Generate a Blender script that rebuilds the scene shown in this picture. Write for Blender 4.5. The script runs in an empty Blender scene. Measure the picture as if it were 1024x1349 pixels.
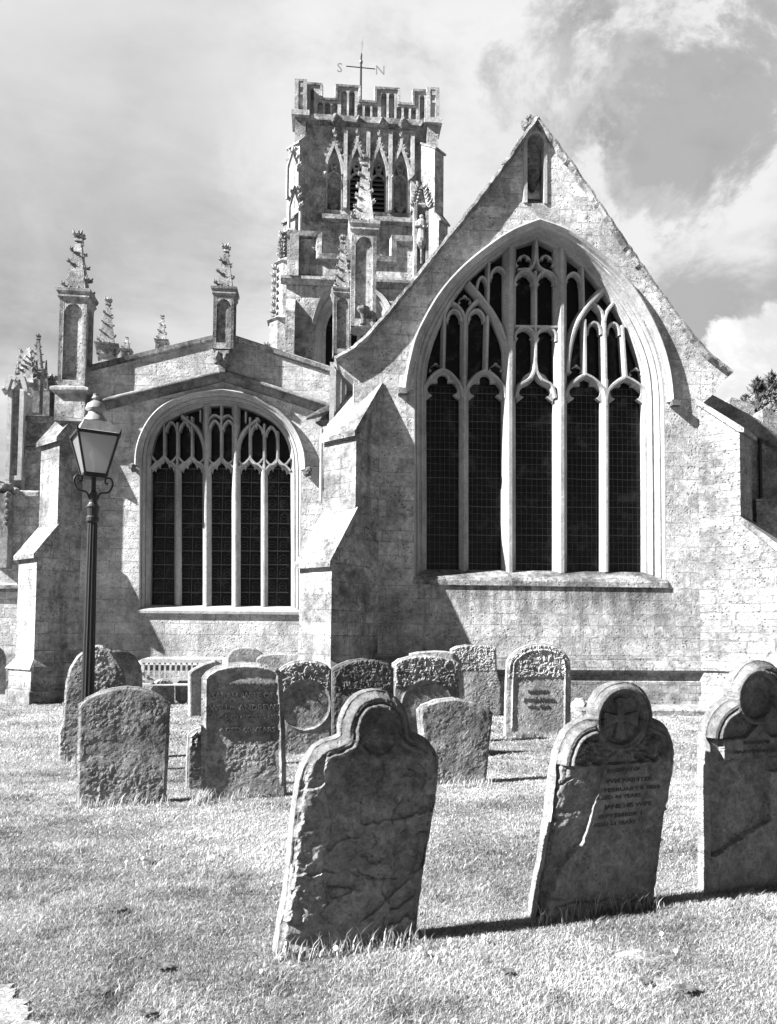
import bpy, bmesh, math, random
import numpy as np
from mathutils import Vector, Matrix, noise as mnoise
random.seed(7); RNG = np.random.default_rng(11)
scene = bpy.context.scene
col = scene.collection
rad = math.radians

# ------------------------------------------------------------------ camera
F, S, CX, CY = 1050.0, 110.5, 512.0, 674.5
cam_d = bpy.data.cameras.new('camera')
cam = bpy.data.objects.new('camera', cam_d); col.objects.link(cam)
R3 = (Matrix.Rotation(rad(93.0), 4, 'X') @ Matrix.Rotation(rad(0.5), 4, 'Z'))
CAMP = Vector((0, 0, 1.5))
cam.matrix_world = Matrix.Translation(CAMP) @ R3
cam_d.sensor_fit = 'VERTICAL'; cam_d.sensor_height = 36.0; cam_d.sensor_width = 36.0
cam_d.lens = F / 1349.0 * 36.0
cam_d.shift_y = S / 1349.0
cam_d.clip_start = 0.05; cam_d.clip_end = 3000
scene.camera = cam
R3i = R3.inverted()

# ------------------------------------------------------------------ light
SUN_EL, SUN_AZ = 37.0, 21.2       # light travels towards +x, a little +y
sv = Vector((math.cos(rad(SUN_EL)) * math.cos(rad(SUN_AZ)), math.cos(rad(SUN_EL)) * math.sin(rad(SUN_AZ)), -math.sin(rad(SUN_EL))))
sd = bpy.data.lights.new('sun', 'SUN'); sd.energy = 5.0; sd.angle = rad(0.5); sd.color = (1, 1, 1)
so = bpy.data.objects.new('sun', sd); col.objects.link(so)
so.rotation_euler = sv.to_track_quat('-Z', 'Y').to_euler()
scene.view_settings.view_transform = 'Standard'; scene.view_settings.look = 'None'
scene.view_settings.exposure = 2.4; scene.view_settings.gamma = 1.0
scene.cycles.max_bounces = 6; scene.cycles.transparent_max_bounces = 12
scene.cycles.use_denoising = True

class NT:
    """small node-tree writer"""
    def __init__(s, tree): s.t = tree; tree.nodes.clear()
    def n(s, typ, ins=None, **props):
        nd = s.t.nodes.new(typ)
        for k, v in props.items(): setattr(nd, k, v)
        for k, v in (ins or {}).items():
            sk = nd.inputs[k]
            if hasattr(v, 'is_linked') or isinstance(v, bpy.types.NodeSocket): s.t.links.new(v, sk)
            else: sk.default_value = v
        return nd
    def math(s, op, a, b=0.0, c=None, clamp=False):
        d = {0: a, 1: b}
        if c is not None: d[2] = c
        return s.n('ShaderNodeMath', d, operation=op, use_clamp=clamp).outputs[0]
    def noise(s, vec, scale, detail=4, rough=.55, dist=0.0):
        return s.n('ShaderNodeTexNoise', {'Vector': vec, 'Scale': scale, 'Detail': detail, 'Roughness': rough, 'Distortion': dist}).outputs[0]
    def mapr(s, v, a, b, c=0.0, d=1.0, smooth=True):
        return s.n('ShaderNodeMapRange', {'Value': v, 'From Min': a, 'From Max': b, 'To Min': c, 'To Max': d},
                   interpolation_type='SMOOTHSTEP' if smooth else 'LINEAR').outputs[0]
    def mixf(s, f, a, b):
        return s.n('ShaderNodeMix', {0: f, 2: a, 3: b}, data_type='FLOAT').outputs[0]
    def xyz(s, x, y, z): return s.n('ShaderNodeCombineXYZ', {0: x, 1: y, 2: z}).outputs[0]
    def scale(s, v, sx, sy, sz): return s.n('ShaderNodeVectorMath', {0: v, 1: (sx, sy, sz)}, operation='MULTIPLY').outputs[0]

# ------------------------------------------------------------------ sky
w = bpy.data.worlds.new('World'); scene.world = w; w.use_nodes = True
T = NT(w.node_tree)
sky = T.n('ShaderNodeTexSky', sky_type='NISHITA', sun_disc=False)
sky.sun_elevation = rad(SUN_EL); sky.sun_rotation = rad(270 - SUN_AZ)
skybw = T.n('ShaderNodeRGBToBW', {0: sky.outputs[0]}).outputs[0]
g = T.n('ShaderNodeTexCoord').outputs['Generated']
def wdir(px, py): return (R3 @ Vector(((px - CX) / F, -(py - CY - S) / F, -1))).normalized()
def dotd(px, py): return T.n('ShaderNodeVectorMath', {0: g, 1: wdir(px, py)}, operation='DOT_PRODUCT').outputs['Value']
sep = T.n('ShaderNodeSeparateXYZ', {0: g})
gs = T.n('ShaderNodeVectorMath', {0: g, 1: (1, 1, 1.9)}, operation='MULTIPLY').outputs[0]
gl2 = T.n('ShaderNodeVectorMath', {0: g, 1: (1, 1, 1.35)}, operation='MULTIPLY').outputs[0]
big = T.noise(gs, 2.3, 6, .5, .3)
fine = T.noise(gl2, 6.5, 12, .64, .35)
fin2 = T.noise(gl2, 15.0, 9, .62, .6)
strk = T.noise(T.scale(g, 1, 1, 3.4), 3.0, 9, .58, .5)
rightness = T.mapr(dotd(1010, 120), .80, .97)
cl = T.math('ADD', T.math('MULTIPLY', big, .85), T.math('MULTIPLY', fine, T.mixf(rightness, .30, .42)))
val = T.mapr(T.math('ADD', cl, T.math('MULTIPLY', T.math('SUBTRACT', strk, .5), .42)), .42, .72, 1.05, 2.55)
def blot(px, py, a, b, amp):
    return T.mapr(T.math('ADD', dotd(px, py), T.math('MULTIPLY', T.math('SUBTRACT', fine, .5), amp)), a, b)
val = T.mixf(T.math('MULTIPLY', blot(120, 10, .95, 1.0, .05), .5), val, 2.4)
val = T.mixf(T.math('MULTIPLY', blot(150, 260, .965, 1.0, .04), .45), val, 1.4)
val = T.mixf(T.math('MULTIPLY', blot(640, 250, .955, .998, .10), .7), val, 2.55)
val = T.mixf(T.math('MULTIPLY', blot(860, 240, .97, .998, .09), .6), val, 2.3)
val = T.mixf(T.math('MULTIPLY', blot(842, 90, .9865, .9995, .095), .95), val, T.mapr(T.math('ADD', T.math('MULTIPLY', fine, .6), T.math('MULTIPLY', fin2, .4)), .34, .62, .8, 1.75))
val = T.mixf(T.math('MULTIPLY', blot(1015, 10, .990, .999, .09), .7), val, 1.1)
val = T.mixf(T.math('MULTIPLY', blot(930, 425, .9945, .999, .018), .8), val, 1.05)
val = T.mixf(T.math('MULTIPLY', blot(1050, 395, .9965, .9992, .015), .6), val, 1.15)
cum = blot(1040, 520, .9935, .9946, .013)
val = T.mixf(cum, val, T.mapr(fine, .35, .6, 2.2, 3.0))
# clouds removed and unseen sky dimmed overhead and behind the viewer, cutting fill light
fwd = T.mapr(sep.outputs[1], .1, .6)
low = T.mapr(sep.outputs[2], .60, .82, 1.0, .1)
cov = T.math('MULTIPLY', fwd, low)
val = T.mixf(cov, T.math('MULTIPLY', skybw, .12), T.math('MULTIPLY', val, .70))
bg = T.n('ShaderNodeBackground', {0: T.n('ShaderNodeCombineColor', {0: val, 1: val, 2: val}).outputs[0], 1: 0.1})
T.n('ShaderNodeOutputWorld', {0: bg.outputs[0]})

# ------------------------------------------------------------------ pixel -> place
D0 = 16.6; PSI = rad(4.45)
O0 = Vector(((705 - CX) / F * D0, D0, 0))
CHM = Matrix.Translation(O0) @ Matrix.Rotation(PSI, 4, 'Z')
CHI = CHM.inverted(); CAML = CHI @ CAMP
def ray(px, py): return R3 @ Vector(((px - CX) / F, -(py - CY - S) / F, -1))
def L(px, py, y=0.0):
    """photo pixel -> (x, z) on the plane y of the church's own frame"""
    d = CHI.to_3x3() @ ray(px, py); t = (y - CAML.y) / d.y; p = CAML + d * t
    return (p.x, p.z)
def proj(x, y, z):
    p = R3i @ (CHM @ Vector((x, y, z)) - CAMP)
    return (CX + F * p.x / -p.z, CY + S - F * p.y / -p.z)
def G(px, py):
    d = ray(px, py); t = -CAMP.z / d.z; return CAMP + d * t

# ------------------------------------------------------------------ mesh helpers
class MB:
    def __init__(s): s.v = []; s.f = []
    def add(s, v, f):
        o = len(s.v); s.v += [tuple(p) for p in v]; s.f += [tuple(i + o for i in q) for q in f]
    def box(s, x0, x1, y0, y1, z0, z1, m=None):
        v = [(x0,y0,z0),(x1,y0,z0),(x1,y1,z0),(x0,y1,z0),(x0,y0,z1),(x1,y0,z1),(x1,y1,z1),(x0,y1,z1)]
        if m is not None: v = [m @ Vector(p) for p in v]
        s.add(v, [(0,3,2,1),(4,5,6,7),(0,1,5,4),(1,2,6,5),(2,3,7,6),(3,0,4,7)])
    def prism(s, loop, f):
        """loop of 2d points; f(a,b,side) -> 3d, side 0/1"""
        n = len(loop); o = [f(a, b, 0) for a, b in loop] + [f(a, b, 1) for a, b in loop]
        s.add(o, [tuple(range(n - 1, -1, -1)), tuple(range(n, 2 * n))] + [(i, (i + 1) % n, n + (i + 1) % n, n + i) for i in range(n)])
    def loft(s, rings, closed=False, cap=False):
        n = len(rings[0]); base = len(s.v)
        for r in rings: s.v += [tuple(p) for p in r]
        for i in range(len(rings) - 1):
            for j in range(n if closed else n - 1):
                k = (j + 1) % n
                s.f.append((base + i*n + j, base + i*n + k, base + (i+1)*n + k, base + (i+1)*n + j))
        if cap:
            s.f.append(tuple(base + j for j in range(n - 1, -1, -1)))
            s.f.append(tuple(base + (len(rings)-1)*n + j for j in range(n)))
    def sweep(s, path, prof, closed=False, dy=0.0):
        """path in (x,z); prof closed polygon of (offset to the left of travel, y)"""
        P = [Vector((a, b)) for a, b in path]; n = len(P); rings = []
        for i in range(n):
            if closed: a, b = P[i-1], P[(i+1) % n]
            else: a, b = P[max(i-1, 0)], P[min(i+1, n-1)]
            t1 = (P[i] - a).normalized() if (P[i]-a).length > 1e-9 else (b - P[i]).normalized()
            t2 = (b - P[i]).normalized() if (b-P[i]).length > 1e-9 else t1
            t = (t1 + t2); t = t.normalized() if t.length > 1e-6 else t1
            nn = Vector((-t.y, t.x)); c = max(.45, nn.dot(Vector((-t1.y, t1.x))))
            rings.append([(P[i].x + nn.x * o / c, yy + dy, P[i].y + nn.y * o / c) for o, yy in prof])
        if closed: rings.append(rings[0])
        s.loft(rings, closed=True, cap=not closed)
    def lathe(s, prof, c=(0,0,0), n=12, ang0=0.0, sq=1.0):
        rings = []
        for r, z in prof:
            rings.append([(c[0] + r*math.cos(ang0+2*math.pi*i/n), c[1] + r*math.sin(ang0+2*math.pi*i/n)*sq, c[2] + z) for i in range(n)])
        s.loft(rings, closed=True, cap=True)
    def tube(s, pts, r, n=6):
        pts = [Vector(p) for p in pts]; rings = []
        for i, p in enumerate(pts):
            t = (pts[min(i+1, len(pts)-1)] - pts[max(i-1, 0)]).normalized()
            a = t.orthogonal().normalized() if i == 0 else (a - t * a.dot(t)).normalized()
            b = t.cross(a); rr = r[i] if isinstance(r, (list, tuple)) else r
            rings.append([p + (a*math.cos(2*math.pi*k/n) + b*math.sin(2*math.pi*k/n)) * rr for k in range(n)])
        s.loft(rings, closed=True, cap=True)
    def blob(s, c, r, sc=(1,1,1), jit=.25, sub=1, seed=0):
        bm = bmesh.new(); bmesh.ops.create_icosphere(bm, subdivisions=sub, radius=1.0)
        rr = random.Random(seed)
        vs = [(c[0]+v.co.x*r*sc[0]*(1+rr.uniform(-jit,jit)), c[1]+v.co.y*r*sc[1]*(1+rr.uniform(-jit,jit)), c[2]+v.co.z*r*sc[2]*(1+rr.uniform(-jit,jit))) for v in bm.verts]
        bm.verts.index_update()
        s.add(vs, [tuple(v.index for v in f.verts) for f in bm.faces]); bm.free()
    def fill(s, loops, y0, y1, bevel=0.0):
        """flat shape with holes in (x,z), front y0, back y1"""
        cu = bpy.data.curves.new('c', 'CURVE'); cu.dimensions = '2D'; cu.fill_mode = 'BOTH'
        cu.extrude = abs(y1 - y0) / 2 - bevel; cu.bevel_depth = bevel; cu.offset = -bevel; cu.bevel_resolution = 0
        for lp in loops:
            sp = cu.splines.new('POLY'); sp.points.add(len(lp) - 1); sp.use_cyclic_u = True
            for p, (a, b) in zip(sp.points, lp): p.co = (a, b, 0, 1)
        ob = bpy.data.objects.new('c', cu); me = bpy.data.meshes.new_from_object(ob)
        yc = (y0 + y1) / 2
        s.add([(v.co.x, yc - v.co.z, v.co.y) for v in me.vertices], [tuple(p.vertices) for p in me.polygons])
        bpy.data.objects.remove(ob); bpy.data.curves.remove(cu); bpy.data.meshes.remove(me)
    def make(s, name, mat, parent=None, smooth=False, label=None, autosmooth=None):
        me = bpy.data.meshes.new(name); me.from_pydata(s.v, [], s.f); me.update()
        bm = bmesh.new(); bm.from_mesh(me); bmesh.ops.recalc_face_normals(bm, faces=bm.faces); bm.to_mesh(me); bm.free()
        me.materials.append(mat)
        if smooth: me.polygons.foreach_set('use_smooth', [True] * len(me.polygons))
        o = bpy.data.objects.new(name, me); col.objects.link(o)
        if parent: o.parent = parent
        if label: o['label'] = label
        return o
def tag(o, label=None, cat=None, group=None, kind=None):
    if label: o['label'] = label
    if cat: o['category'] = cat
    if group: o['group'] = group
    if kind: o['kind'] = kind
    return o
def empty(name, loc=(0,0,0), rz=0.0):
    o = bpy.data.objects.new(name, None); col.objects.link(o); o.location = loc; o.rotation_euler = (0, 0, rz); o.empty_display_size = .3
    return o
def cr(pts, n=6):
    """Catmull-Rom through points"""
    out = []; P = [Vector(p) for p in pts]
    for i in range(len(P) - 1):
        p0, p1, p2, p3 = P[max(i-1,0)], P[i], P[i+1], P[min(i+2,len(P)-1)]
        for k in range(n):
            t = k / n
            out.append(tuple(.5*((2*p1) + (p2-p0)*t + (2*p0-5*p1+4*p2-p3)*t*t + (3*p1-p0-3*p2+p3)*t**3)))
    out.append(tuple(P[-1])); return out
def resample(pts, n):
    P = np.array(pts, float); d = np.r_[0, np.cumsum(np.hypot(*np.diff(P, axis=0).T))]
    u = np.linspace(0, d[-1], n); return [tuple(p) for p in np.c_[np.interp(u, d, P[:,0]), np.interp(u, d, P[:,1])]]
def arc(cx, cy, r, a0, a1, n=8, ry=None):
    ry = r if ry is None else ry
    return [(cx + r*math.cos(rad(a0+(a1-a0)*i/n)), cy - ry*math.sin(rad(a0+(a1-a0)*i/n))) for i in range(n+1)]
def crop(ox, oy, s): return lambda x, y: (ox + x / s, oy + y / s)

# ------------------------------------------------------------------ materials (the photograph is black and white)
def newmat(name):
    m = bpy.data.materials.new(name); m.use_nodes = True; return m, NT(m.node_tree)
def grey(T, v): return T.n('ShaderNodeCombineColor', {0: v, 1: v, 2: v}).outputs[0]
def stone(name, base=.40, dark=.20, light=.50, courses=.29, bw=.62, mortar=.5, bump=.5, patch=.9, lichen=.3, streak=.35, pit=.35, seed=0.0, fine_scale=1.0, mottle=.8, stain=None):
    m, T = newmat(name)
    co = T.n('ShaderNodeTexCoord').outputs['Object']
    co = T.n('ShaderNodeVectorMath', {0: co, 1: (seed, seed*.7, 0)}, operation='ADD').outputs[0]
    sp = T.n('ShaderNodeSeparateXYZ', {0: co})
    big = T.noise(co, .75, 6, .62, .4)
    med = T.noise(co, 4.2*fine_scale, 7, .66, .3)
    fin = T.noise(co, 34*fine_scale, 5, .7)
    stx = T.noise(T.scale(co, 3.2, 3.2, .28), 1.0, 5, .6)
    f = T.mapr(T.math('ADD', T.math('MULTIPLY', big, .65), T.math('MULTIPLY', med, .35)), .36, .62)
    v = T.mixf(f, dark, light)
    v = T.mixf(T.math('MULTIPLY', T.mapr(stx, .52, .72), streak), v, dark * .55)
    h = T.math('ADD', T.math('MULTIPLY', med, .6), T.math('MULTIPLY', fin, .35))
    if courses:
        wob = T.noise(co, 1.3, 3, .5)
        u = T.math('ADD', T.math('ADD', sp.outputs[0], T.math('MULTIPLY', sp.outputs[1], .37)), T.math('MULTIPLY', wob, .16))
        z = T.math('ADD', sp.outputs[2], T.math('MULTIPLY', T.noise(T.xyz(0.0, 0.0, sp.outputs[2]), .9, 1), .5))
        z = T.math('ADD', z, T.math('ADD', T.math('MULTIPLY', med, .03), T.math('MULTIPLY', big, .05)))
        br = T.n('ShaderNodeTexBrick', {'Vector': T.xyz(u, z, 0.0), 'Color1': (1,1,1,1), 'Color2': (0,0,0,1), 'Mortar': (.5,.5,.5,1), 'Scale': 1.0,
                 'Mortar Size': .0085, 'Mortar Smooth': .3, 'Bias': 0.0, 'Brick Width': bw, 'Row Height': courses}, offset=.43, squash=.7, squash_frequency=3)
        tone = T.n('ShaderNodeRGBToBW', {0: br.outputs['Color']}).outputs[0]
        v = T.math('MULTIPLY', v, T.mapr(tone, 0, 1, .82, 1.13, False))
        mm = T.math('MULTIPLY', br.outputs['Fac'], T.mapr(T.noise(co, 2.1, 3), .4, .62, .15, 1.0))
        v = T.mixf(T.math('MULTIPLY', mm, mortar), v, .07)
        h = T.math('SUBTRACT', h, T.math('MULTIPLY', mm, .7))
        h = T.math('ADD', h, T.math('MULTIPLY', tone, .12))
    mot = T.noise(co, 9.0*fine_scale, 8, .78, .5)
    v = T.math('MULTIPLY', v, T.mapr(mot, .34, .66, 1-.55*mottle, 1+.38*mottle, False))
    v = T.math('MULTIPLY', v, T.mapr(fin, .25, .75, .78, 1.2, False))
    h = T.math('ADD', h, T.math('MULTIPLY', mot, .9))
    if stain:      # rain-washed dirt below a window sill
        sx0, sx1, sz0, sz1 = stain
        ms = T.math('MULTIPLY', T.mapr(sp.outputs[2], sz0, sz1), T.mapr(sp.outputs[2], sz1+.02, sz1, 0, 1))
        ms = T.math('MULTIPLY', ms, T.math('MULTIPLY', T.mapr(sp.outputs[0], sx0-.15, sx0+.15), T.mapr(sp.outputs[0], sx1-.15, sx1+.15, 1, 0)))
        ms = T.math('MULTIPLY', ms, T.mapr(T.noise(T.scale(co, 5, 5, .6), 1.0, 6, .65), .38, .60, .1, 1))
        v = T.mixf(T.math('MULTIPLY', ms, .8), v, .05)
    # pitted, soot-dark specks
    vo = T.n('ShaderNodeTexVoronoi', {'Vector': co, 'Scale': 13.0*fine_scale}).outputs['Distance']
    pits = T.math('MULTIPLY', T.mapr(vo, .12, .34, 1, 0), T.mapr(T.noise(co, 2.4*fine_scale, 4, .65), .42, .58))
    v = T.mixf(T.math('MULTIPLY', pits, pit), v, .05)
    h = T.math('SUBTRACT', h, T.math('MULTIPLY', pits, .35 * min(1, pit * 2)))
    # pale lichen
    v2 = T.n('ShaderNodeTexVoronoi', {'Vector': T.n('ShaderNodeVectorMath', {0: co, 1: T.n('ShaderNodeTexNoise', {'Vector': co, 'Scale': 9.0*fine_scale}).outputs['Color']}, operation='ADD').outputs[0], 'Scale': 7.0*fine_scale}).outputs['Distance']
    lich = T.math('MULTIPLY', T.mapr(v2, .12, .30, 1, 0), T.mapr(T.noise(co, 1.6*fine_scale, 3), .48, .60))
    v = T.mixf(T.math('MULTIPLY', lich, lichen), v, light * 1.25)
    b = T.n('ShaderNodeBump', {'Strength': bump, 'Distance': .055 / fine_scale, 'Height': h})
    bs = T.n('ShaderNodeBsdfPrincipled', {'Base Color': grey(T, v), 'Roughness': .92, 'Normal': b.outputs[0]})
    bs.inputs['Specular IOR Level'].default_value = .15
    T.n('ShaderNodeOutputMaterial', {0: bs.outputs[0]})
    return m
M = {}
M['wall'] = stone('church_ashlar', dark=.21, light=.50, bump=.95, lichen=.35, pit=.6, mortar=.38, streak=.5, stain=(L(552,770)[0], L(876,770)[0], L(700,840)[1], L(700,771)[1]))
M['wall2'] = stone('chapel_ashlar', dark=.23, light=.48, bump=.75, lichen=.35, pit=.45, streak=.5, seed=13.0, bw=.8, mortar=.5, mottle=.65)
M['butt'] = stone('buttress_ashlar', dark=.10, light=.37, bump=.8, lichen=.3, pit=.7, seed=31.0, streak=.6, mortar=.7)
M['tower'] = stone('tower_stone', dark=.13, light=.38, bump=.8, lichen=.4, pit=.7, seed=5.0, courses=.4, bw=.9, streak=.7, mortar=.4, fine_scale=.6)
M['rough'] = stone('rubble_stone', dark=.14, light=.31, courses=.17, bw=.36, bump=1.0, mortar=.5, pit=.75, seed=8.0, mottle=1.0)
M['trim'] = stone('dressed_stone', dark=.20, light=.31, courses=0, bump=.35, lichen=.12, pit=.15, streak=.3, seed=3.0, mottle=.4)
M['trimT'] = stone('tower_dressed_stone', dark=.18, light=.36, courses=0, bump=.5, lichen=.2, pit=.4, streak=.5, seed=3.0, fine_scale=.6)
M['cope'] = stone('weathered_coping', dark=.06, light=.34, courses=0, bump=1.0, lichen=.8, pit=.85, seed=17.0, mottle=1.1)
M['pinn'] = stone('pinnacle_stone', dark=.10, light=.38, courses=0, bump=.9, lichen=.5, pit=.7, seed=22.0, mottle=1.0)
M['carve'] = stone('carved_stone', dark=.06, light=.22, courses=0, bump=.9, lichen=.3, pit=.6, seed=40.0)
M['roofst'] = stone('stone_slates', dark=.07, light=.22, courses=.16, bw=.26, bump=.9, lichen=.4, mortar=.8, seed=50.0)
M['grA'] = stone('gravestone_dark', dark=.085, light=.25, courses=0, bump=.6, lichen=.6, pit=.5, streak=.4, seed=1.5, fine_scale=2.4, mottle=.9)
M['grB'] = stone('gravestone_lichened', dark=.09, light=.32, courses=0, bump=.6, lichen=.7, pit=.7, streak=.3, seed=6.5, fine_scale=2.0, mottle=1.1)
M['grC'] = stone('gravestone_pale', dark=.15, light=.38, courses=0, bump=.6, lichen=.5, pit=.6, streak=.3, seed=9.5, fine_scale=1.8, mottle=1.0)
M['grD'] = stone('gravestone_spotted', dark=.05, light=.16, courses=0, bump=.8, lichen=1.0, pit=.3, streak=.3, seed=12.0, fine_scale=1.6)
def plain(name, v, rough=.6, metal=0.0, nscale=20, var=.3, bump=.1, spec=.5):
    m, T = newmat(name); co = T.n('ShaderNodeTexCoord').outputs['Object']
    n = T.noise(co, nscale, 5, .6)
    c = T.math('MULTIPLY', T.mapr(n, .3, .7, 1 - var, 1 + var, False), v)
    b = T.n('ShaderNodeBump', {'Strength': bump, 'Distance': .01, 'Height': n})
    bs = T.n('ShaderNodeBsdfPrincipled', {'Base Color': grey(T, c), 'Roughness': rough, 'Metallic': metal, 'Normal': b.outputs[0]})
    bs.inputs['Specular IOR Level'].default_value = spec
    T.n('ShaderNodeOutputMaterial', {0: bs.outputs[0]}); return m
M['iron'] = plain('black_iron_paint', .012, .42, bump=.15, spec=.35)
M['lampmetal'] = plain('weathered_lamp_metal', .16, .5, bump=.15)
M['lead'] = plain('window_lead', .055, .5, var=.5)
M['dark'] = plain('dark_void', .008, .9)
M['louvre'] = plain('louvre_board', .06, .8, nscale=8)
M['wood'] = plain('weathered_oak', .25, .8, nscale=12, var=.35, bump=.4)
M['letter'] = plain('worn_lettering', .05, .9)
M['letter2'] = plain('raised_lettering', .26, .9, nscale=60, var=.6)
M['petal'] = plain('white_petals', .8, .8)
m, T = newmat('window_glass'); co = T.n('ShaderNodeTexCoord').outputs['Object']
n1 = T.noise(co, 14, 3, .6)
vo = T.n('ShaderNodeTexVoronoi', {'Vector': co, 'Scale': 9.0})
b = T.n('ShaderNodeBump', {'Strength': .45, 'Distance': .02, 'Height': T.math('ADD', n1, T.n('ShaderNodeRGBToBW', {0: vo.outputs['Color']}).outputs[0])})
bs = T.n('ShaderNodeBsdfPrincipled', {'Base Color': grey(T, T.mapr(T.noise(co, 2.2, 6, .75, .6), .50, .72, .002, .045)), 'Roughness': .3, 'Normal': b.outputs[0]})  # base colour noise stands in for uneven reflections in the panes
bs.inputs['Specular IOR Level'].default_value = .22
T.n('ShaderNodeOutputMaterial', {0: bs.outputs[0]}); M['glass'] = m
m, T = newmat('frosted_lamp_glass')
tl = T.n('ShaderNodeBsdfTranslucent', {0: (.55,.55,.55,1)}); df = T.n('ShaderNodeBsdfDiffuse', {0: (.38,.38,.38,1)})
tr = T.n('ShaderNodeBsdfTransparent', {0: (.8,.8,.8,1)}); gl = T.n('ShaderNodeBsdfGlossy', {0: (.9,.9,.9,1), 1: .1})
a = T.n('ShaderNodeMixShader', {0: .35, 1: tl.outputs[0], 2: df.outputs[0]}); a2 = T.n('ShaderNodeMixShader', {0: .4, 1: a.outputs[0], 2: tr.outputs[0]})
a3 = T.n('ShaderNodeMixShader', {0: .06, 1: a2.outputs[0], 2: gl.outputs[0]})
T.n('ShaderNodeOutputMaterial', {0: a3.outputs[0]}); M['lampglass'] = m
# ================================================================== ground
m, T = newmat('turf_soil'); co = T.n('ShaderNodeTexCoord').outputs['Object']
n1 = T.noise(co, .9, 6, .6, .4); n2 = T.noise(co, 26, 6, .7); n3 = T.noise(co, 150, 3, .7)
v = T.mixf(T.mapr(n1, .35, .65), .15, .23); v = T.math('MULTIPLY', v, T.mapr(n2, .3, .7, .6, 1.4, False))
b = T.n('ShaderNodeBump', {'Strength': 1.0, 'Distance': .03, 'Height': T.math('ADD', n2, n3)})
bs = T.n('ShaderNodeBsdfPrincipled', {'Base Color': grey(T, v), 'Roughness': 1.0, 'Normal': b.outputs[0]})
T.n('ShaderNodeOutputMaterial', {0: bs.outputs[0]}); M['soil'] = m
mb = MB(); mb.add([(-900,-600,0),(900,-600,0),(900,1500,0),(-900,1500,0)], [(0,1,2,3)])
tag(mb.make('ground', M['soil']), kind='structure')

# ================================================================== church
church = empty('church', O0, PSI)
tag(church, 'stone parish church with tall traceried windows, crocketed pinnacles and square battlemented tower', 'church')
def part(mb, name, mat, parent=None, **k): return mb.make(name, M[mat], parent or church, **k)
def Lp(pts, y=0.0): return [L(a, b, y) for a, b in pts]

def bar(W, yf, yb, fil=.022): return [(-W/2, yb), (-W/2, yf + .6*(yb-yf)), (-fil, yf), (fil, yf), (W/2, yf + .6*(yb-yf)), (W/2, yb)]
EPS = [0.0]
def eps():
    EPS[0] = (EPS[0] + .0017) % .0165; return EPS[0]
def jamb_loft(outer, inner, prof, n=120):
    """outer/inner lists of (x,z) left base -> apex -> right base; prof (t, y)"""
    A = resample(outer, n); B = resample(inner, n); rings = []
    for t, y in prof: rings.append([(a[0]+(b[0]-a[0])*t, y, a[1]+(b[1]-a[1])*t) for a, b in zip(A, B)])
    mb = MB(); mb.loft(rings); return mb
def trefoil(cx, half, ys, ya, k=.5):
    """single loop of a cusped head plate in local px: arch outside, three foils inside. y grows downwards"""
    out = cr([(cx-half, ys+half*.55), (cx-half, ys), (cx-half*.62, ys-(ys-ya)*.72), (cx, ya)], 5)
    out += [(2*cx-a, b) for a, b in out[::-1]][1:]
    r = half * .40
    inn = [(cx+half*.98, ys+half*.50), (cx+half*.62, ys+half*.22)]
    inn += arc(cx+half*.50, ys-half*.12, r, -40, 100, 6)
    inn += [(cx+half*.30, ys-half*.50)]
    inn += arc(cx, ys-half*.66, r*.8, -10, 190, 8)
    inn += [(cx-half*.30, ys-half*.50)]
    inn += arc(cx-half*.50, ys-half*.12, r, 80, 220, 6)
    inn += [(cx-half*.62, ys+half*.22), (cx-half*.98, ys+half*.50)]
    return out + inn

# ---------------------------------------------------------------- chancel east wall
cA = crop(500, 280, 2.438)
Yt = .50   # tracery plane
outL = [cA(112,1180), cA(111,900), cA(110,620)] + [cA(*p) for p in cr([(110,560),(114,490),(140,390),(200,285),(270,200),(350,130),(430,78),(512,46)], 7)]
outR = [cA(922,1195), cA(920,900), cA(916,640)] + [cA(*p) for p in cr([(914,580),(905,510),(880,420),(830,320),(770,235),(690,150),(600,82),(512,46)], 7)]
inL = [cA(150,1150), cA(150,900), cA(149,640)] + [cA(*p) for p in cr([(149,560),(155,490),(186,390),(250,268),(330,182),(420,122),(503,93)], 7)]
inR = [cA(846,1155), cA(845,900), cA(843,640)] + [cA(*p) for p in cr([(842,590),(833,500),(792,385),(730,282),(660,194),(590,138),(503,93)], 7)]
outer = Lp(outL) + Lp(outR)[::-1][1:]
inner = Lp(inL, Yt) + Lp(inR, Yt)[::-1][1:]
# square up the foot of the opening
zsill = L(705, 762)[1]
outer[0] = (outer[0][0], zsill); outer[-1] = (outer[-1][0], zsill)
zin = L(705, 752.5, Yt)[1]
inner[0] = (inner[0][0], zin); inner[-1] = (inner[-1][0], zin)
# gable outline, traced and made straight-sided
apx, apz = L(706, 158)
gl = [L(470, 452), L(455, 468), L(441, 476)]
kneL = L(441, 474); kneR = L(962, 492)
xl = L(466, 520)[0]; xr = L(921, 560)[0]
gableL = Lp(cr([(706,158),(640,250),(560,352),(500,425),(470,456),(441,474)], 5))
gableR = Lp(cr([(706,158),(760,232),(820,320),(880,405),(925,462),(945,480),(962,492)], 5))
wall_loop = [(xl, -.3)] + [(xl, L(466,500)[1]), L(455,490), ] + gableL[::-1] + gableR[1:] + [L(950,505), L(944,516), (xr, L(921,535)[1]), (xr, -.3)]
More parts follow.
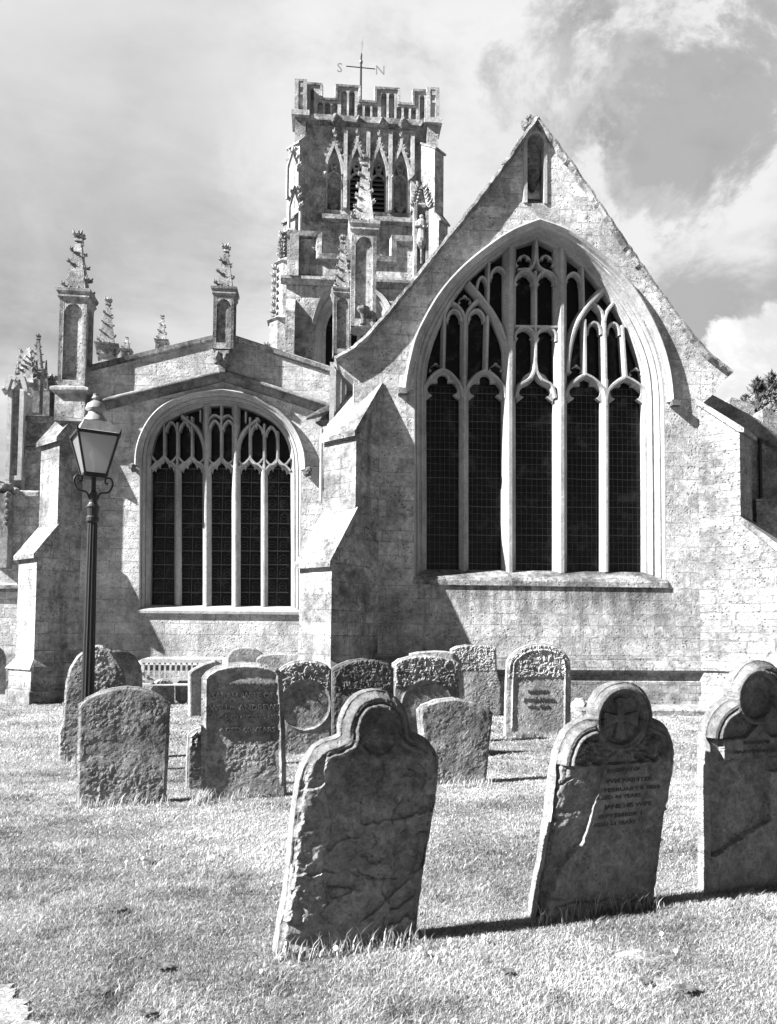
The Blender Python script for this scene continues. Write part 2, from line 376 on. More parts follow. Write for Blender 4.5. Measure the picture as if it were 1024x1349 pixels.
# niche in the gable head
nx0, nx1 = L(694, 230)[0], L(717, 230)[0]
nz0, nz1, nza = L(705,268)[1], L(705,190)[1], L(705,176)[1]
niche = [(nx0, nz0), (nx1, nz0), (nx1, nz1)] + [((nx0+nx1)/2 + (nx1-nx0)/2*math.cos(t), nz1 + (nza-nz1)*math.sin(t)) for t in np.linspace(.3, math.pi-.3, 7)] + [(nx0, nz1)]
mb = MB(); mb.fill([wall_loop, outer, niche], 0, .85)
mb.box(nx0-.1, nx1+.1, .36, .40, nz0-.1, nza+.1)   # niche back
part(mb, 'chancel_wall', 'wall')
mb = MB()   # niche fittings: sloped sill, corbel, little arch
mb.prism([(0,nz0-.004),(.36,nz0+.02),(.36,nz0+.30)], lambda a,b,s: ((nx0,nx1)[s], a, b))
cxn = (nx0+nx1)/2
mb.lathe([(.05,.42),(.07,.5),(.13,.62),(.17,.72),(.20,.74),(.20,.80),(.17,.82)], (cxn,.26,nz0), 10)
part(mb, 'niche_corbel', 'carve')
mb = MB()
pth = [(nx0,nz0)] + [(nx0,nz1)] + [(cxn - (nx1-nx0)/2*math.cos(t), nz1 + (nza-nz1)*math.sin(t)) for t in np.linspace(.3, math.pi-.3, 9)] + [(nx1,nz1),(nx1,nz0)]
mb.sweep(pth, [(-.01,.0),(-.01,-.03),(.06,-.03),(.09,.0)])
part(mb, 'niche_surround', 'trim')
# coping of the gable
mb = MB()
prof = [(.02,-.15),(.02,.95),(-.10,.95),(-.14,.4),(-.06,-.10),(-.04,-.17)]
def worn(P, n, j):
    Q = resample(P, n); return [Q[0]] + [(a+random.uniform(-j,j), b+random.uniform(-j,j)) for a,b in Q[1:-1]] + [Q[-1]]
mb.sweep(worn(gableL, 75, .012), [(-a, b) for a, b in prof][::-1]); mb.sweep(worn(gableR, 75, .014), prof, dy=.003)
co_o = part(mb, 'gable_coping', 'cope')
mb = MB()
for k in range(9): mb.blob((apx + random.uniform(-.16,.14), .0 + random.uniform(-.1,.7), apz + random.uniform(.02,.20)), random.uniform(.07,.12), jit=.4, seed=k)
mb.box(apx-.11, apx+.11, .1, .6, apz, apz+.16)
part(mb, 'broken_finial', 'cope', co_o)
# roof behind
mb = MB()
for sgn, gx in ((-1, gableL[-1][0]+.25), (1, gableR[-1][0]-.25)):
    mb.prism([(apx, apz-.25), (gx, gableL[-1][1]+.1), (gx, gableL[-1][1]-.15), (apx, apz-.5)], lambda a,b,s: (a, (.86, 10.6)[s], b))
part(mb, 'chancel_roof', 'roofst')
mb = MB(); mb.box(xl, xl+.8, .86, 10.9, -.3, L(466,500)[1]); part(mb, 'chancel_side_wall', 'wall')
mb = MB(); mb.box(xr-.8, xr, .86, 10.9, -.3, L(921,535)[1]); part(mb, 'chancel_side_wall', 'wall')

# window of the chancel
win = jamb_loft(outer, inner, [(0,0),(.07,0),(.10,.03),(.13,.08),(.20,.105),(.26,.09),(.33,.10),(.36,.14),(.36,.20),(.45,.245),(.55,.25),(.62,.235),(.66,.25),(.68,.34),(.80,.385),(.92,.39),(1,.42),(1,.85)])
win = part(win, 'pointed_window', 'trim', label='tall pointed window of five lights')
mb = MB(); mb.fill([inner], .62, .66); part(mb, 'glass', 'glass', win)
# sill
mb = MB(); x0, x1 = outer[0][0]-.02, outer[-1][0]+.02
mb.prism([(-.04, zsill-.16),(-.04,zsill-.06),(.0,zsill+.005),(.46,zin+.01),(.8,zin+.01),(.8,zsill-.16)], lambda a,b,s: ((x0,x1)[s], a, b))
part(mb, 'window_sill', 'cope', win)
# hood mould
hl = [cA(*p) for p in cr([(79,568),(84,530),(96,470),(121,385),(186,267),(262,178),(350,105),(430,54),(514,21)], 6)]
hr = [cA(*p) for p in cr([(946,606),(944,570),(934,500),(908,410),(858,305),(795,213),(705,127),(610,58),(514,21)], 6)]
hood = Lp(hl, -.1) + Lp(hr, -.1)[::-1][1:]
mb = MB(); mb.sweep(hood, [(-.125,.01),(-.12,-.03),(-.085,-.045),(-.06,-.11),(-.025,-.145),(.01,-.13),(.02,.01)])
hm = part(mb, 'hood_mould', 'trim', win)
mb = MB()
for (hx, hz), sg in ((hood[0],-1),(hood[-1],1)): mb = MB(); mb.box(hx-.09+.03*sg, hx+.09+.03*sg, -.17, .02, hz-.10, hz+.02); part(mb, 'label_stop', 'carve', win)

# tracery, in the pixels of the crop, set on its own plane
def tr(mb, pts, W, yf=.36, yb=.58, fil=.022, Y=Yt): mb.sweep(Lp([cA(*p) for p in pts], Y), bar(W, yf, yb, fil), dy=eps())
for cxm, W in ((271,.20),(723,.20)): mb = MB(); tr(mb, [(cxm,1156),(cxm,540)], W); part(mb, 'mullion', 'trim', win)
for cxm, W, top in ((415,.30,118),(580,.30,122)): mb = MB(); tr(mb, [(cxm,1160),(cxm,560),(cxm+(2 if cxm<500 else -1),top)], W, .30, .60, .035); part(mb, 'mullion', 'trim', win)
mb = MB()
# light heads
lights = [(202,52,590,508),(338,53,592,512),(658,53,600,525),(788,53,603,533)]
for c_, h_, ys_, ya_ in lights:
    hd = cr([(c_-h_-12, ys_+8),(c_-h_-4, ys_-30),(c_-h_*.5, ya_+14),(c_, ya_)], 5)
    tr(mb, hd, .13); tr(mb, [(2*c_-a, b) for a, b in hd], .13)
og = cr([(434,600),(446,560),(478,540),(494,515),(497,490)], 5)
tr(mb, og, .14); tr(mb, [(994-a+2, b) for a, b in og], .14)
# continuations of the small mullions and their forks
tr(mb, [(271,560),(273,345)], .17); tr(mb, [(722,565),(718,350)], .17)
for cx_, y_, xl_, xr_ in ((273,352,232,316),(718,357,680,752)):
    tr(mb, cr([(cx_, y_),(cx_-8,325),(cx_-26,304),(xl_,296)],5), .11); tr(mb, cr([(cx_,y_),(cx_+8,325),(cx_+26,300),(xr_,285)],5), .11)
# super-mullions over the light heads
tr(mb, [(203,512),(207,332)], .12); tr(mb, [(340,515),(345,338)], .12)
tr(mb, [(657,528),(655,350)], .12); tr(mb, [(787,536),(775,368)], .12)
tr(mb, [(498,505),(498,195)], .13)
# intersecting sub-arches
tr(mb, cr([(416,520),(410,455),(388,380),(345,305),(283,232)],7), .19, .33, .59)
tr(mb, cr([(598,520),(604,455),(622,380),(660,312),(718,248)],7), .19, .33, .59)
tr(mb, [(346,300),(349,168)], .11); tr(mb, [(652,318),(648,182)], .11)
# transom and heads of the central panel
tr(mb, [(430,372),(572,374)], .10)
for c_ in (463,533):
    hd = cr([(c_-30,420),(c_-29,395),(c_-15,378),(c_,372)],4); tr(mb, hd, .08); tr(mb, [(2*c_-a,b) for a,b in hd], .08)
    hd = cr([(c_-32,245),(c_-30,222),(c_-16,202),(c_,194)],4); tr(mb, hd, .10); tr(mb, [(2*c_-a,b) for a,b in hd], .10)
tr(mb, cr([(498,215),(484,203),(470,190),(440,192)],4), .07); 
tr(mb, cr([(463,196),(482,186),(494,168),(498,130),(500,95)],5), .10); tr(mb, cr([(533,196),(514,186),(504,168),(502,130),(500,95)],5), .10)
# small arches left and right of the centre panel
for a_, b_, y_ in ((355,405,195),(595,645,212),(216,262,330),(284,335,330),(664,708,370),(728,768,372),(312,345,225)):
    c_ = (a_+b_)/2; h_ = (b_-a_)/2
    hd = cr([(a_,y_+26),(a_+2,y_+8),(c_-h_*.5,y_-8),(c_,y_-14)],4); tr(mb, hd, .08, .40, .57); tr(mb, [(2*c_-a,b) for a,b in hd], .08, .40, .57)
part(mb, 'tracery', 'trim', win)
mb = MB()   # cusped plates in the heads
def plate(c_, h_, ys_, ya_, Y=Yt, yf=.44, yb=.55, cf=cA):
    lp = Lp([cf(*p) for p in trefoil(c_, h_, ys_, ya_)], Y); e = eps(); m2 = MB(); m2.fill([lp], yf+e, yb+e); part(m2, 'cusping', 'trim', win)
for c_, h_, ys_, ya_ in lights: plate(c_, h_+2, ys_-14, ya_+4)
plate(497, 58, 582, 510)
for c_ in (463,533): plate(c_, 30, 400, 376); plate(c_, 31, 226, 200); plate(c_, 26, 168, 138)
for a_, b_, y_ in ((355,405,195),(595,645,212),(216,262,330),(284,335,330),(664,708,370),(728,768,372)): plate((a_+b_)/2, (b_-a_)/2, y_+8, y_-12)
for c_, y_ in ((273,288),(716,282),(180,505),(372,505),(630,510),(820,520)): plate(c_, 20, y_, y_-14)
mb = MB()   # lead cames and saddle bars
for a_, b_ in ((148,257),(284,391),(439,557),(604,712),(734,843)):
    (xa, _), (xb, _) = L(*cA(a_,800),.6), L(*cA(b_,800),.6); zt = L(*cA(a_,560),.6)[1]; zb = L(*cA(a_,1150),.6)[1]
    n = 7
    for i in range(1, n):
        x = xa + (xb-xa)*i/n; mb.tube([(x+random.uniform(-.006,.006), .612, zb+(zt-zb)*k/9) for k in range(10)], .0042, 4)
    z = zb; k_row = 0
    while z < zt:
        z += .155; a_z = random.uniform(-.008,.008); mb.tube([(xa,.607,z+a_z),((xa+xb)/2,.609,z-a_z),(xb,.607,z+random.uniform(-.006,.006))], .0042 if k_row % 4 else .009, 4); k_row += 1
        if False: mb.box(xa, xb, .596, .603, z-.011, z+.011)
part(mb, 'lead_cames', 'lead', win)
# plinth
mb = MB()
def zz(px, py, y): return L(px, py, y)[1]
zp0, zp1, zp2 = zz(840,868,0), zz(840,883,-.15), zz(840,897,-.1)
prof = [(.02,zp0+.02),(-.02,zp0+.02),(-.03,zp0-.03),(-.075,zp0-.045),(-.13,zp1+.06),(-.16,zp1),(-.13,zp1-.02),(-.07,zp1-.06),(-.07,zp2),(-.10,zp2-.02),(-.10,.02),(.02,.02)]
mb.prism(prof, lambda a,b,s: ((L(490,880)[0], xr+.1)[s], a, b))
part(mb, 'plinth', 'rough')
mb = MB(); mb.prism([(-.9,-.05),(-.9,.10),(-.86,.13),(-.1,.16),(-.1,-.05)], lambda a,b,s: ((L(748,940)[0], L(1010,940)[0])[s], a, b)); part(mb, 'footing_course', 'rough')

# ---------------------------------------------------------------- diagonal buttresses
def buttress(jx, jy, side, q, zj, stages, mat='butt', name='diagonal_buttress', plinth=True, cap=.10):
    """stages: list of (p, z_top_front, z_top_back) from the top; p = reach along the diagonal.
    jx,jy = where the inner flank meets the wall"""
    c = math.sqrt(.5); dv = Vector((c*side, -c, 0)); wv = Vector((c*side, c, 0)) ; J = Vector((jx, jy, 0)) - dv*.5
    fx = lambda p, t, z: J + dv*(p+.5) + wv*t + Vector((0,0,z))
    body = MB(); caplist = []; pprev = 0.0; zprev = zj
    prof = [(-.5, -.3)]; 
    pts = []
    for i, (p, ztop, zf) in enumerate(stages):      # ztop: head of the slope, zf: foot of the slope (front)
        pts += [(pprev, ztop), (p, zf)]
        caps = MB(); caplist.append(caps); caps.prism([(pprev-.02, ztop+.05), (p+cap, zf-.03), (p+cap, zf-.13), (p-.03, zf-.08), (pprev-.02, ztop-.08)], lambda a,b,s: fx(a, (-.05, q+.05)[s], b))
        pprev = p
    poly = [(-.5,-.3), (pprev,-.3)] + [(a, b) for a, b in pts[::-1]] + [(-.5, pts[0][1])]
    body.prism(poly, lambda a,b,s: fx(a, (0, q)[s], b))
    b_ = part(body, name, mat); [part(c_, 'weathering', 'cope', b_) for c_ in caplist]
    if plinth:
        pl = MB(); p = pprev
        z1, z2 = plinth
        rect = lambda o, z: [fx(-.2, -o, z), fx(p+o, -o, z), fx(p+o, q+o, z), fx(-.2, q+o, z)]
        pl.loft([rect(.14,-.3), rect(.14,z2*.35), rect(.10,z2*.4), rect(.10,z2-.05), rect(.16,z2), rect(.13,z2+.06), rect(.005,z1)], closed=True, cap=True)
        part(pl, 'buttress_plinth', mat, b_)
    return b_
dk = math.sqrt(.5)
def zdiag(px, py, jy, p): return L(px, py, jy - dk*p)[1]
jx = L(500, 600)[0]
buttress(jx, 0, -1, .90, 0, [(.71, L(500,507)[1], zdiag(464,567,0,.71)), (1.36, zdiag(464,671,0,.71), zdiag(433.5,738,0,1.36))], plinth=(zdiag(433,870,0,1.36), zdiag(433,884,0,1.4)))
jx2 = L(920, 600)[0]
buttress(jx2, 0, 1, .80, 0, [(.85, L(922,528)[1], zdiag(972,563,0,.85)), (1.62, zdiag(976,682,0,.85), zdiag(1024,724,0,1.62))], mat='rough', plinth=(zz(925,868,-.5), zz(925,884,-.5)))

# ---------------------------------------------------------------- chapel
YC = 2.25
cB = crop(140, 480, 3.2)
Ytc = YC + .45
cL = [cB(135,1040), cB(137,800), cB(139,520)] + [cB(*p) for p in cr([(139,440),(144,360),(165,290),(205,228),(270,172),(370,132),(490,118)],6)]
cR = [cB(822,1040), cB(822,800), cB(824,520)] + [cB(*p) for p in cr([(824,450),(818,370),(795,300),(755,240),(690,185),(600,140),(490,118)],6)]
iL = [cB(188,1019), cB(190,800), cB(192,520)] + [cB(*p) for p in cr([(192,440),(196,370),(215,300),(255,250),(320,212),(400,186),(490,176)],6)]
iR = [cB(780,1019), cB(780,800), cB(778,520)] + [cB(*p) for p in cr([(778,450),(775,375),(752,305),(710,252),(650,214),(580,188),(490,176)],6)]
couter = Lp(cL, YC) + Lp(cR, YC)[::-1][1:]; cinner = Lp(iL, Ytc) + Lp(iR, Ytc)[::-1][1:]
zc = L(290, 803, YC)[1]; zci = L(290, 798.5, Ytc)[1]
couter[0] = (couter[0][0], zc); couter[-1] = (couter[-1][0], zc); cinner[0] = (cinner[0][0], zci); cinner[-1] = (cinner[-1][0], zci)
xcl = L(100, 560, YC)[0]; xcr = L(474, 560, YC)[0]
pkx, pkz = L(296, 437, YC); cl0 = L(111, 466, YC); cr0 = L(437, 496, YC)
sl = (pkz - cl0[1]) / (pkx - cl0[0]); sr = (pkz - cr0[1]) / (cr0[0] - pkx); s_ = (sl + sr) / 2
zl = lambda x, d=0: pkz - s_*abs(x - pkx) - d
mb = MB(); mb.fill([[(xcl,-.3),(xcl,zl(xcl)),(pkx,pkz),(xcr,zl(xcr)),(xcr,-.3)], couter], YC, YC+.75)
part(mb, 'chapel_wall', 'wall2')
mb = MB(); pth = [(xcl-.05,zl(xcl)),(pkx,pkz),(xcr,zl(xcr))]
mb.sweep(pth, [(-.16,YC-.03),(-.13,YC-.06),(-.04,YC-.08),(.02,YC+.1),(.02,YC+.6),(-.08,YC+.86),(-.16,YC+.84)][::-1])
part(mb, 'parapet_coping', 'cope')
d_ = pkz - L(293, 489, YC)[1]
mb = MB(); pth = [(xcl-.1,zl(xcl,d_)),(pkx,pkz-d_),(xcr,zl(xcr,d_))]
mb.sweep(pth, [(.06,YC+.02),(.0,YC-.16),(-.05,YC-.22),(-.08,YC-.22),(-.10,YC-.10),(-.22,YC-.05),(-.25,YC+.02)][::-1])
part(mb, 'string_course', 'carve')
mb = MB()   # chapel roof and flank
for sg, xe in ((-1, xcl+.2), (1, xcr-.1)):
    mb.prism([(pkx, pkz-.5),(xe, zl(xe)-.5),(xe, zl(xe)-.7),(pkx,pkz-.7)], lambda a,b,s: (a,(YC+.76,10.8)[s],b))
part(mb, 'chapel_roof', 'lead')
mb = MB(); mb.box(xcl, xcl+.75, YC+.76, 10.9, -.3, zl(xcl,d_)); part(mb, 'chapel_side_wall', 'wall2')
cwin = part(jamb_loft(couter, cinner, [(0,YC),(.1,YC),(.14,YC+.05),(.22,YC+.09),(.34,YC+.08),(.38,YC+.12),(.40,YC+.2),(.52,YC+.235),(.66,YC+.225),(.70,YC+.25),(.72,YC+.33),(.86,YC+.37),(1,YC+.39),(1,YC+.75)], 100), 'round_headed_window', 'trim', label='lower window with rounded head and five narrow lights')
mb = MB(); mb.fill([cinner], YC+.60, YC+.64); part(mb, 'glass', 'glass', cwin)
mb = MB(); x0, x1 = couter[0][0]-.03, couter[-1][0]+.03
mb.prism([(YC-.06,zc-.10),(YC-.06,zc-.04),(YC+.03,zc+.005),(YC+.42,zci+.01),(YC+.7,zci+.01),(YC+.7,zc-.1)], lambda a,b,s: ((x0,x1)[s],a,b))
part(mb, 'window_sill', 'trim', cwin)
hL = [cB(*p) for p in cr([(123,425),(128,360),(150,288),(195,215),(265,158),(370,120),(490,107)],6)]
hR = [cB(*p) for p in cr([(840,442),(834,370),(808,295),(765,232),(695,175),(600,128),(490,107)],6)]
hood2 = Lp(hL, YC-.08) + Lp(hR, YC-.08)[::-1][1:]
mb = MB(); mb.sweep(hood2, [(-.11,YC+.01),(-.10,YC-.03),(-.06,YC-.05),(-.045,YC-.10),(-.01,YC-.13),(.02,YC-.1),(.025,YC+.01)])
part(mb, 'hood_mould', 'trim', cwin)
mb = MB()
for k, (hx, hz) in enumerate((hood2[0], hood2[-1])):
    mb = MB()
    for j in range(4): mb.blob((hx+random.uniform(-.05,.05)+.04*(2*k-1), YC-.1, hz-.05+random.uniform(-.07,.04)), .08, jit=.3, seed=j+9*k)
    part(mb, 'label_stop', 'carve', cwin)
def trc(mb, pts, W, yf=.33, yb=.52): mb.sweep(Lp([cB(*p) for p in pts], Ytc), bar(W, YC+yf, YC+yb, .018), dy=eps())
for c_, t_ in ((303,420),(667,425)): mb = MB(); trc(mb, [(c_,1022),(c_,t_)], .16); part(mb, 'mullion', 'trim', cwin)
for c_, t_ in ((425,178),(548,180)): mb = MB(); trc(mb, [(c_,1022),(c_,430),(c_,t_)], .20, .28, .54); part(mb, 'mullion', 'trim', cwin)
mb = MB()
ax = [192,303,425,548,667,779]
for i in range(5):
    a_, b_ = ax[i], ax[i+1]; c_ = (a_+b_)/2; dy_ = i*3
    for e_ in (a_, b_):
        u = cr([(c_, 395+dy_),((c_*3+e_)/4, 412+dy_),((c_+e_*1.3)/2.3, 416+dy_),(e_, 440+dy_)], 4); trc(mb, u, .085)
        u = cr([(c_, 388+dy_),((c_*2.2+e_)/3.2, 408+dy_),((c_+e_)/2, 414+dy_),((c_+2.2*e_)/3.2,408+dy_),(e_,386+dy_)], 4); trc(mb, u, .07)
    if i != 2: trc(mb, [(c_,398),(c_,{0:258,1:225,3:228,4:285}[i])], .085)
trc(mb, [(303,430),(303,250)], .09); trc(mb, [(667,430),(667,255)], .09)
trc(mb, [(487,400),(488,180)], .09)
trc(mb, cr([(422,395),(412,330),(385,275),(322,222)],6), .13, .31, .53); trc(mb, cr([(552,395),(560,330),(588,278),(645,232)],6), .13, .31, .53)
for a_, b_, y_ in ((255,300,262),(312,358,262),(612,662,272),(674,720,282),(438,484,256),(494,543,256)):
    c_ = (a_+b_)/2; h = cr([(a_,y_+26),(a_+4,y_+6),(c_-8,y_-10),(c_,y_-16)],4); trc(mb, h, .07); trc(mb, [(2*c_-a,b) for a,b in h], .07)
trc(mb, cr([(487,236),(478,225),(455,218),(432,240)],4), .08); trc(mb, cr([(489,236),(498,225),(520,220),(545,244)],4), .08)
for x_, y_ in ((345,222),(400,200),(590,205),(635,228)): trc(mb, [(x_,y_+45),(x_,y_)], .05)
part(mb, 'tracery', 'trim', cwin)
mb = MB()
for i in range(5):
    a_, b_ = ax[i], ax[i+1]; c_ = (a_+b_)/2
    for sg in (-1,1):   # hanging cusps
        lp = [(c_+sg*6,405),(c_+sg*22,418),(c_+sg*40,425),(c_+sg*52,436),(c_+sg*52,452),(c_+sg*44,444),(c_+sg*38,455),(c_+sg*34,437),(c_+sg*24,430),(c_+sg*20,440),(c_+sg*15,424)]
        e = eps(); m2 = MB(); m2.fill([Lp([cB(x,y+i*3) for x,y in lp], Ytc)], YC+.42+e, YC+.5+e); part(m2, 'cusp', 'trim', cwin)
mb = MB()
for i in range(5):
    (xa,_),(xb,_) = L(*cB(ax[i]+8,800),YC+.59), L(*cB(ax[i+1]-8,800),YC+.59); zt = L(*cB(ax[i],440),YC+.59)[1]; zb = L(*cB(ax[i],1019),YC+.59)[1]
    for k in range(11):
        z = zb + (zt-zb)*k/10; mb.box(xa, xb, YC+.555, YC+.565, z-.012, z+.012)
        for c2 in (0, 1):       # roundels of the leaded pattern
            xm = xa + (xb-xa)*(.25+.5*c2)
            for j in range(1, 3):
                pts = [(xm+.09*math.cos(t), YC+.592, z+.08*j+.085*math.sin(t)) for t in np.linspace(0, 2*math.pi, 9)]
                mb.tube(pts, .0035, 3)
    xm = (xa+xb)/2; mb.box(xm-.006, xm+.006, YC+.57, YC+.58, zb, zt)
part(mb, 'lead_cames', 'lead', cwin)
mb = MB(); za, zb_ = L(240,866,YC)[1], L(240,876,YC-.1)[1]
mb.prism([(YC+.02,za+.02),(YC-.02,za),(YC-.13,zb_+.02),(YC-.15,zb_),(YC-.08,zb_-.06),(YC-.1,zb_-.1),(YC-.1,-.3),(YC+.02,-.3)], lambda a,b,s: ((xcl+.3,xcr-.4)[s],a,b))
part(mb, 'plinth', 'wall2')
jx3 = L(110, 600, YC)[0]
buttress(jx3, YC, -1, .86, 0, [(.57, L(110,533,YC)[1], zdiag(79,575,YC,.57)), (1.0, zdiag(79,693,YC,.57), zdiag(54.5,728,YC,1.0))], plinth=(zdiag(50,868,YC,1.0), zdiag(50,882,YC,1.0)))

# ---------------------------------------------------------------- pinnacles
def crocket(mb, c, d, r, seed):
    """leaf curling out and up along horizontal direction d"""
    c = Vector(c); d = Vector((d[0], d[1], 0)).normalized(); sd_ = Vector((-d.y, d.x, 0)); rr = random.Random(seed)
    j = lambda a: rr.uniform(-a, a)
    mb.blob(c + d*r*.25 + Vector((0,0,r*.05)), r*.45, (1,1,.9), .3, 1, seed)
    for k, (o, up, s) in enumerate(((1.0,1.0,0),(.8,.55,.6),(.8,.55,-.6),(1.15,.30,0),(.35,.95,.3))):
        o += j(.2); up += j(.2); m_ = c + d*r*(o*.65) + Vector((0,0,r*up*.35)) + sd_*r*s*.7
        tip = c + d*r*o + Vector((0,0,r*up)) + sd_*r*s
        mb.tube([c + d*r*.15, m_, tip], [r*.24, r*.27, r*.11], 5)
def pinnacle(px, y, pyb, pyc0, pyc1, pyt, w, rows=5, rot=0.0, mat='pinn', arms=4, panel=True, cr_s=1.0, tip=True, name='pinnacle'):
    x, zb = L(px, pyb, y); zc0 = L(px, pyc0, y)[1]; zc1 = L(px, pyc1, y)[1]; zt = L(px, pyt, y)[1]
    R = Matrix.Translation((x, y, 0)) @ Matrix.Rotation(rot, 4, 'Z'); h = w/2
    mb = MB(); mb.box(-h*.74, h*.74, -h*.74, h*.74, zb, zc0, R)
    sh = part(mb, name, mat)
    if panel:
        mb = MB()
        for k in range(4):      # raised frame round each sunk panel
            Rk = R @ Matrix.Rotation(math.pi/2*k, 4, 'Z')
            for s in (-1, 1): mb.box(s*h-(.16*w if s>0 else 0), s*h+(0 if s>0 else .16*w), -h, -h*.735, zb, zc0, Rk)
            mb.box(-h*.68, h*.68, -h+.003, -h*.735, zb, zb+.3*w, Rk)
            hd = [(-h*.68, zc0), (h*.68, zc0), (h*.68, zc0-.5*w)] + [(h*.68*math.cos(t), zc0-.5*w+.42*w*math.sin(t)) for t in np.linspace(.2, math.pi-.2, 7)] + [(-h*.68, zc0-.5*w)]
            mb.prism(hd, lambda a,b,s,Rk=Rk: Rk @ Vector((a, (-h+.004, -h*.735)[s], b)))
        part(mb, 'panel_frame', mat, sh)
    mb = MB(); sq = lambda e, z: [R @ Vector((a*(h+e), b*(h+e), z)) for a, b in ((-1,-1),(1,-1),(1,1),(-1,1))]
    dz = zc1 - zc0
    mb.loft([sq(.0,zc0-.02), sq(.02*w,zc0+.15*dz), sq(.08*w,zc0+.32*dz), sq(.08*w,zc0+.42*dz), sq(.04*w,zc0+.48*dz), sq(.12*w,zc0+.72*dz), sq(.14*w,zc0+.92*dz), sq(.06*w,zc1)], closed=True, cap=True)
    part(mb, 'moulded_cap', mat, sh)
    mb = MB(); zf = zt - (zt-zc1)*.15; hb = h*.80
    n = 8
    ring = lambda r, z: [R @ Vector((r*a, r*b, z)) for a, b in ((-1,-1),(1,-1),(1,1),(-1,1))]
    mb.loft([ring(hb, zc1-.02), ring(hb*.22, zf)], closed=True, cap=True)
    for i in range(rows):
        for k, (a, b) in enumerate(((-1,-1),(1,-1),(1,1),(-1,1))):
            t = (i + .30 + .42*(k % 2)) / rows * .93; zz_ = zc1 + (zf-zc1)*t; r = hb*(1-.78*t)
            if (i*7+k*5+int(pyt)) % 13 == 0: continue      # weathered away
            dd = R.to_3x3() @ Vector((a, b, 0)); crocket(mb, R @ Vector((r*a, r*b, zz_)), dd, .15*w*cr_s*(1-.35*t)*random.uniform(.75,1.15), i*4+k)
    for i in range(10): 
        a = 2*math.pi*i/10; mb.blob(R @ Vector((h*math.cos(a), h*math.sin(a), zc1+.01)), .09*w, jit=.4, seed=i)
    sp_ = part(mb, 'spirelet', mat, sh)
    if tip:
        mb = MB(); mb.box(-hb*.36, hb*.36, -hb*.36, hb*.36, zf-.05*w, zf+.05*w, R)
        for k in range(4):
            dd = R.to_3x3() @ Vector(((-1,-1,0),(1,-1,0),(1,1,0),(-1,1,0))[k]); crocket(mb, R @ Vector((0,0,zf+(zt-zf)*.35)), dd, .19*w*cr_s, 70+k)
        mb.lathe([(.05*w,0),(.10*w,.4*(zt-zf)),(.07*w,.7*(zt-zf)),(.10*w,.9*(zt-zf)),(.03*w,zt-zf)], R @ Vector((0,0,zf)), 6)
        part(mb, 'finial', mat, sh)
    return sh
pinnacle(98.5, YC-.02, 516, 404, 387, 305, .60, 4, rad(2), cr_s=1.2)
pinnacle(295.5, YC-.10, 464, 397, 383, 322, .47, 3, 0, cr_s=1.2)
mb = MB(); gx, gz = L(293, 474, YC-.3)
for k in range(12): mb.blob((gx+random.uniform(-.13,.13), YC-.25+random.uniform(-.22,.1), gz+random.uniform(-.2,.14)), random.uniform(.07,.13), jit=.35, seed=k)
mb.prism([(-.16,gz+.22),(.16,gz+.22),(.06,gz-.28),(-.06,gz-.28)], lambda a,b,s: (gx+a,(YC-.32,YC+.02)[s],b))
part(mb, 'gargoyle', 'carve')
mb = MB()   # broached foot under the corner pinnacle
x_, z_ = L(98.5, 517, YC-.02); sqr = lambda e, z: [(x_+a*e, YC-.02+b*e, z) for a,b in ((-1,-1),(1,-1),(1,1),(-1,1))]
mb.loft([sqr(.30,z_+.06), sqr(.42,z_+.0), sqr(.42,z_-.07), sqr(.33,z_-.12), sqr(.33,z_-.75)], closed=True, cap=True); part(mb, 'pinnacle_base', 'butt')
# pinnacles along the far side of the chapel and the aisle behind it
pinnacle(141, 6.2, 470, 462, 456, 391, .52, 4, rad(10), cr_s=1.1)
pinnacle(213, 9.8, 470, 455, 449, 414, .36, 3, rad(5))
pinnacle(166.5, 10.4, 480, 465, 461, 444, .30, 2, 0)
# two tall pinnacles on the chancel's south side
pinnacle(478, 3.2, 436, 317, 299, 203, .62, 5, 0, cr_s=1.15)
pinnacle(450, 6.5, 470, 395, 383, 308, .50, 5, rad(4), cr_s=1.1)
mb = MB(); x_, z_ = L(478, 418, 3.2); mb.lathe([(.05,-.16),(.07,-.05),(.14,.03),(.16,.06),(.16,.12),(.10,.14)], (x_, 3.2-.30, z_), 8); mb.lathe([(.05,-.32),(.09,-.3),(.06,-.16)], (x_, 2.9, z_), 8); part(mb, 'niche_corbel', 'carve')
# corner turret of the chancel, between chapel and gable
mb = MB(); x_, z_ = L(440, 480, .5); z0_ = L(440, 545, .5)[1]
for k, (px_, w_) in enumerate(((438,.10),(446,.10),(453,.09),(459,.09))):
    xa, zt_ = L(px_, 478+k*5, .35+.14*k); zb_ = L(px_, 548, .35+.14*k)[1]; mb.box(xa-w_/2, xa+w_/2, .3+.14*k, .42+.14*k, zb_-.4, zt_)
mb.box(L(436,500,.5)[0], L(466,500,.5)[0], .9, 1.9, 3, z_)
part(mb, 'corner_turret', 'trim')
mb = MB(); xa, za = L(441, 530, 1.2); xb, zb2 = L(404, 550, .3)
mb.loft([[(xa+.1,1.25,za+.10),(xa+.1,1.05,za-.14),(xa+.1,1.5,za-.14)],[(xb,.32,zb2+.03),(xb,.25,zb2-.03),(xb,.40,zb2-.03)]], closed=True, cap=True)
mb.blob((L(424,552,1.2)[0], 1.2, L(424,552,1.2)[1]), .2, jit=.35, seed=3)
part(mb, 'water_spout', 'carve')
mb = MB(); x_, zt_ = L(424, 565, 1.9); zb2 = L(424, 660, 1.9)[1]; mb.tube([(x_,1.9,zb2),(x_,1.9,zt_)], .035, 8); part(mb, 'downpipe', 'trim')
